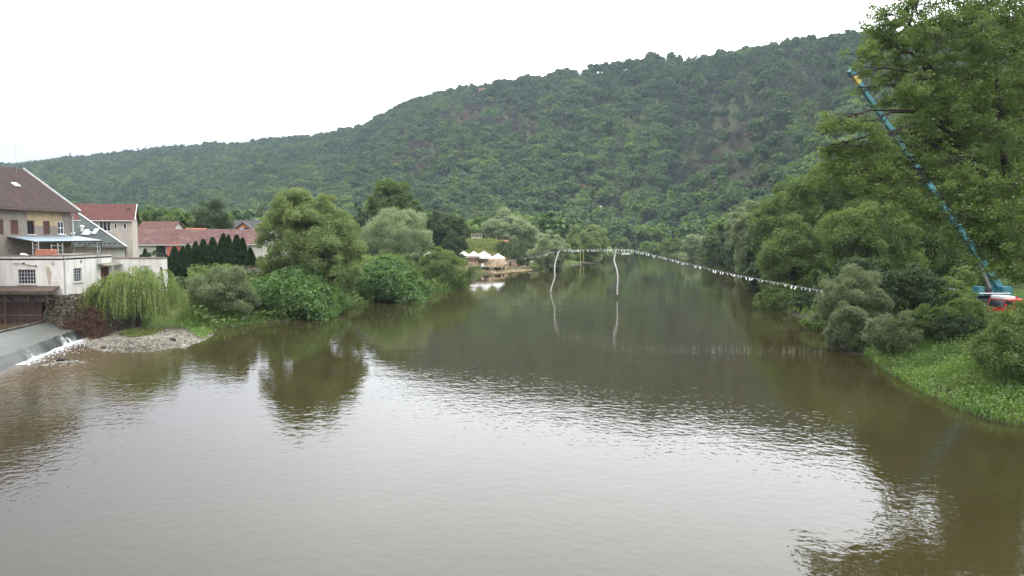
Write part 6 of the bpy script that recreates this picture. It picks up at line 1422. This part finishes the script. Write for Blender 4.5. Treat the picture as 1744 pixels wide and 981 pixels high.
def truck():
    Y = 69.0; xl = W(1695, 520, Y).x; zg = gz(xl + 3, Y); zt = W(0, 508.5, Y).z; zb = W(0, 538, Y).z; cl = 1.9; y0, y1 = Y - 1.2, Y + 1.2
    r = thing('red_truck', 'red truck with white light bar parked before the teal crane', 'truck', (xl + 3.5, Y, zg))
    mb = MB(); pr = [(0, zb), (cl, zb), (cl, zt), (.22, zt), (.04, zb + .75)]; n = len(pr); vs = [(xl + a, y0, z) for a, z in pr] + [(xl + a, y1, z) for a, z in pr]; mb.add(vs, [tuple(range(n)), tuple(range(n, 2 * n))[::-1]] + [(i, i + n, (i + 1) % n + n, (i + 1) % n) for i in range(n)]); cab = mb.build('cab', m_red, r)
    zw0, zw1 = W(0, 521.5, Y).z, W(0, 511, Y).z
    for a_, b_ in ((.30, .82), (1.0, 1.62)): mb = MB(); mb.box((xl + (a_ + b_) / 2, y0 - .012, (zw0 + zw1) / 2), b_ - a_, .03, zw1 - zw0); mb.build('side_window', m_glass, cab)
    mb = MB(); mb.add([(xl + .05, y0 + .15, zb + .85), (xl + .05, y1 - .15, zb + .85), (xl + .19, y1 - .15, zt - .12), (xl + .19, y0 + .15, zt - .12)], [(0, 3, 2, 1)]); w = mb.build('windscreen', m_glass, cab); w.location.x -= .03
    mb = MB(); mb.box((xl + .75, Y, zt + .13), 1.15, 1.9, .24); mb.build('light_bar', m_white, cab); mb = MB(); mb.box((xl + 1.28, y0 + .3, zt + .16), .16, .2, .2); mb.build('beacon', m_red, cab)
    mb = MB(); mb.box((xl + .02, Y, zb + .12), .14, 2.3, .3); mb.build('bumper', m_white, r)
    for s in (y0 + .3, y1 - .3): mb = MB(); mb.box((xl - .07, s, zb + .35), .06, .35, .2); mb.build('headlight', m_pane, cab)
    mb = MB(); mb.bar((xl + .1, y0 - .2, zb + 1.2), (xl + .1, y0 - .2, zb + 1.6), .12); mb.bar((xl + .1, y0, zb + 1.6), (xl + .1, y0 - .2, zb + 1.6), .04); mb.build('mirror', m_tyre, cab)
    mb = MB(); mb.box((xl + 5.2, Y, zb + .02), 6.4, 2.2, .3); mb.build('chassis', m_tyre, r)
    mb = MB(); mb.box((xl + 5.4, Y, zb + .85), 5.6, 2.4, 1.25); mb.build('body', m_red, r); mb = MB(); mb.bar((xl + cl + .3, y0 - .03, zt - .1), (xl + 8, y0 - .03, zt - .5), .1); mb.bar((xl + cl + .4, y0 - .03, zt - .6), (xl + 8, y0 - .03, zt - .62), .14); mb.build('ladder', m_steel, r)
    for wx in (1.0, 5.2, 6.6):
        for s in (y0 + .25, y1 - .25): wheel(r, (xl + wx, s, zg + .5), .5, .34, 0)
truck()

# ---- houses on the hill foot and on the ridge
def hut(name, label, px, py_eave, py_ridge, wpx, Y, wallm, roofm, ang=0.0, D=6.0):
    for k in range(400):                                   # walk away from the river until the slope is a storey below the eaves
        Yk = Y * (.6 + k * .003); q = W(px, py_eave, Yk)
        if gz(q.x, Yk) > q.z - 5.0: Y = Yk; break
    print(name, 'stands at', round(Y))
    w = wpx * Y / FPX; p = W(px - wpx / 2, py_eave, Y); base = min(gz(p.x, Y), gz(p.x + w, Y + D)) - 1; ze = W(0, py_eave, Y).z; zr = W(0, py_ridge, Y).z
    gabled(name, label, (p.x, p.y), ang, w, D, min(base, ze - 3), ze, zr, wallm, roofm, [(w * .25, ze - min(base, ze - 3) - 1.7, w * .25 + 1.2, ze - min(base, ze - 3) - .5, 2, 1), (w * .62, ze - min(base, ze - 3) - 1.7, w * .62 + 1.2, ze - min(base, ze - 3) - .5, 2, 1)], ov=.6)
    for k in range(2): CLEAR.append((p.x + w / 2, Y - k * 6 + 3, 7.0 - k * 1.5))
dk = tiles('dark_chalet_tiles', (.06, .05, .048), (.08, .068, .062), (.1, .09, .08), .3, .34, .03, 'x')
hut('chalet', 'white-walled chalet with dark roof among the trees at the hill foot', 1157, 384.5, 378, 19, 510, m_white, dk, .1)
hut('chalet', 'second smaller chalet with brown roof, lower right of the white-walled one', 1184, 399, 393.5, 8, 470, m_wood, tiles('brown_chalet_tiles', (.13, .075, .06), (.16, .09, .075), (.1, .09, .08), .3, .34, .03, 'x'), .8, 5)
hut('hill_house', 'tiny white-roofed house half way up the wooded slope', 1019, 352.5, 350.5, 9, 650, m_white, simple('pale_roof', (.55, .54, .52), .7, .1, 1), 0)
hut('ridge_house', 'tiny reddish house on the wooded ridge line', 823, 155, 149.5, 13, 985, simple('reddish_render', (.34, .2, .15), .9, .1, 1), tiles('ridge_tiles', (.22, .1, .08), (.25, .12, .09), (.2, .1, .08), .3, .34, .03, 'x'), 0, 8)

hill_forest()
make_haze(.00011)
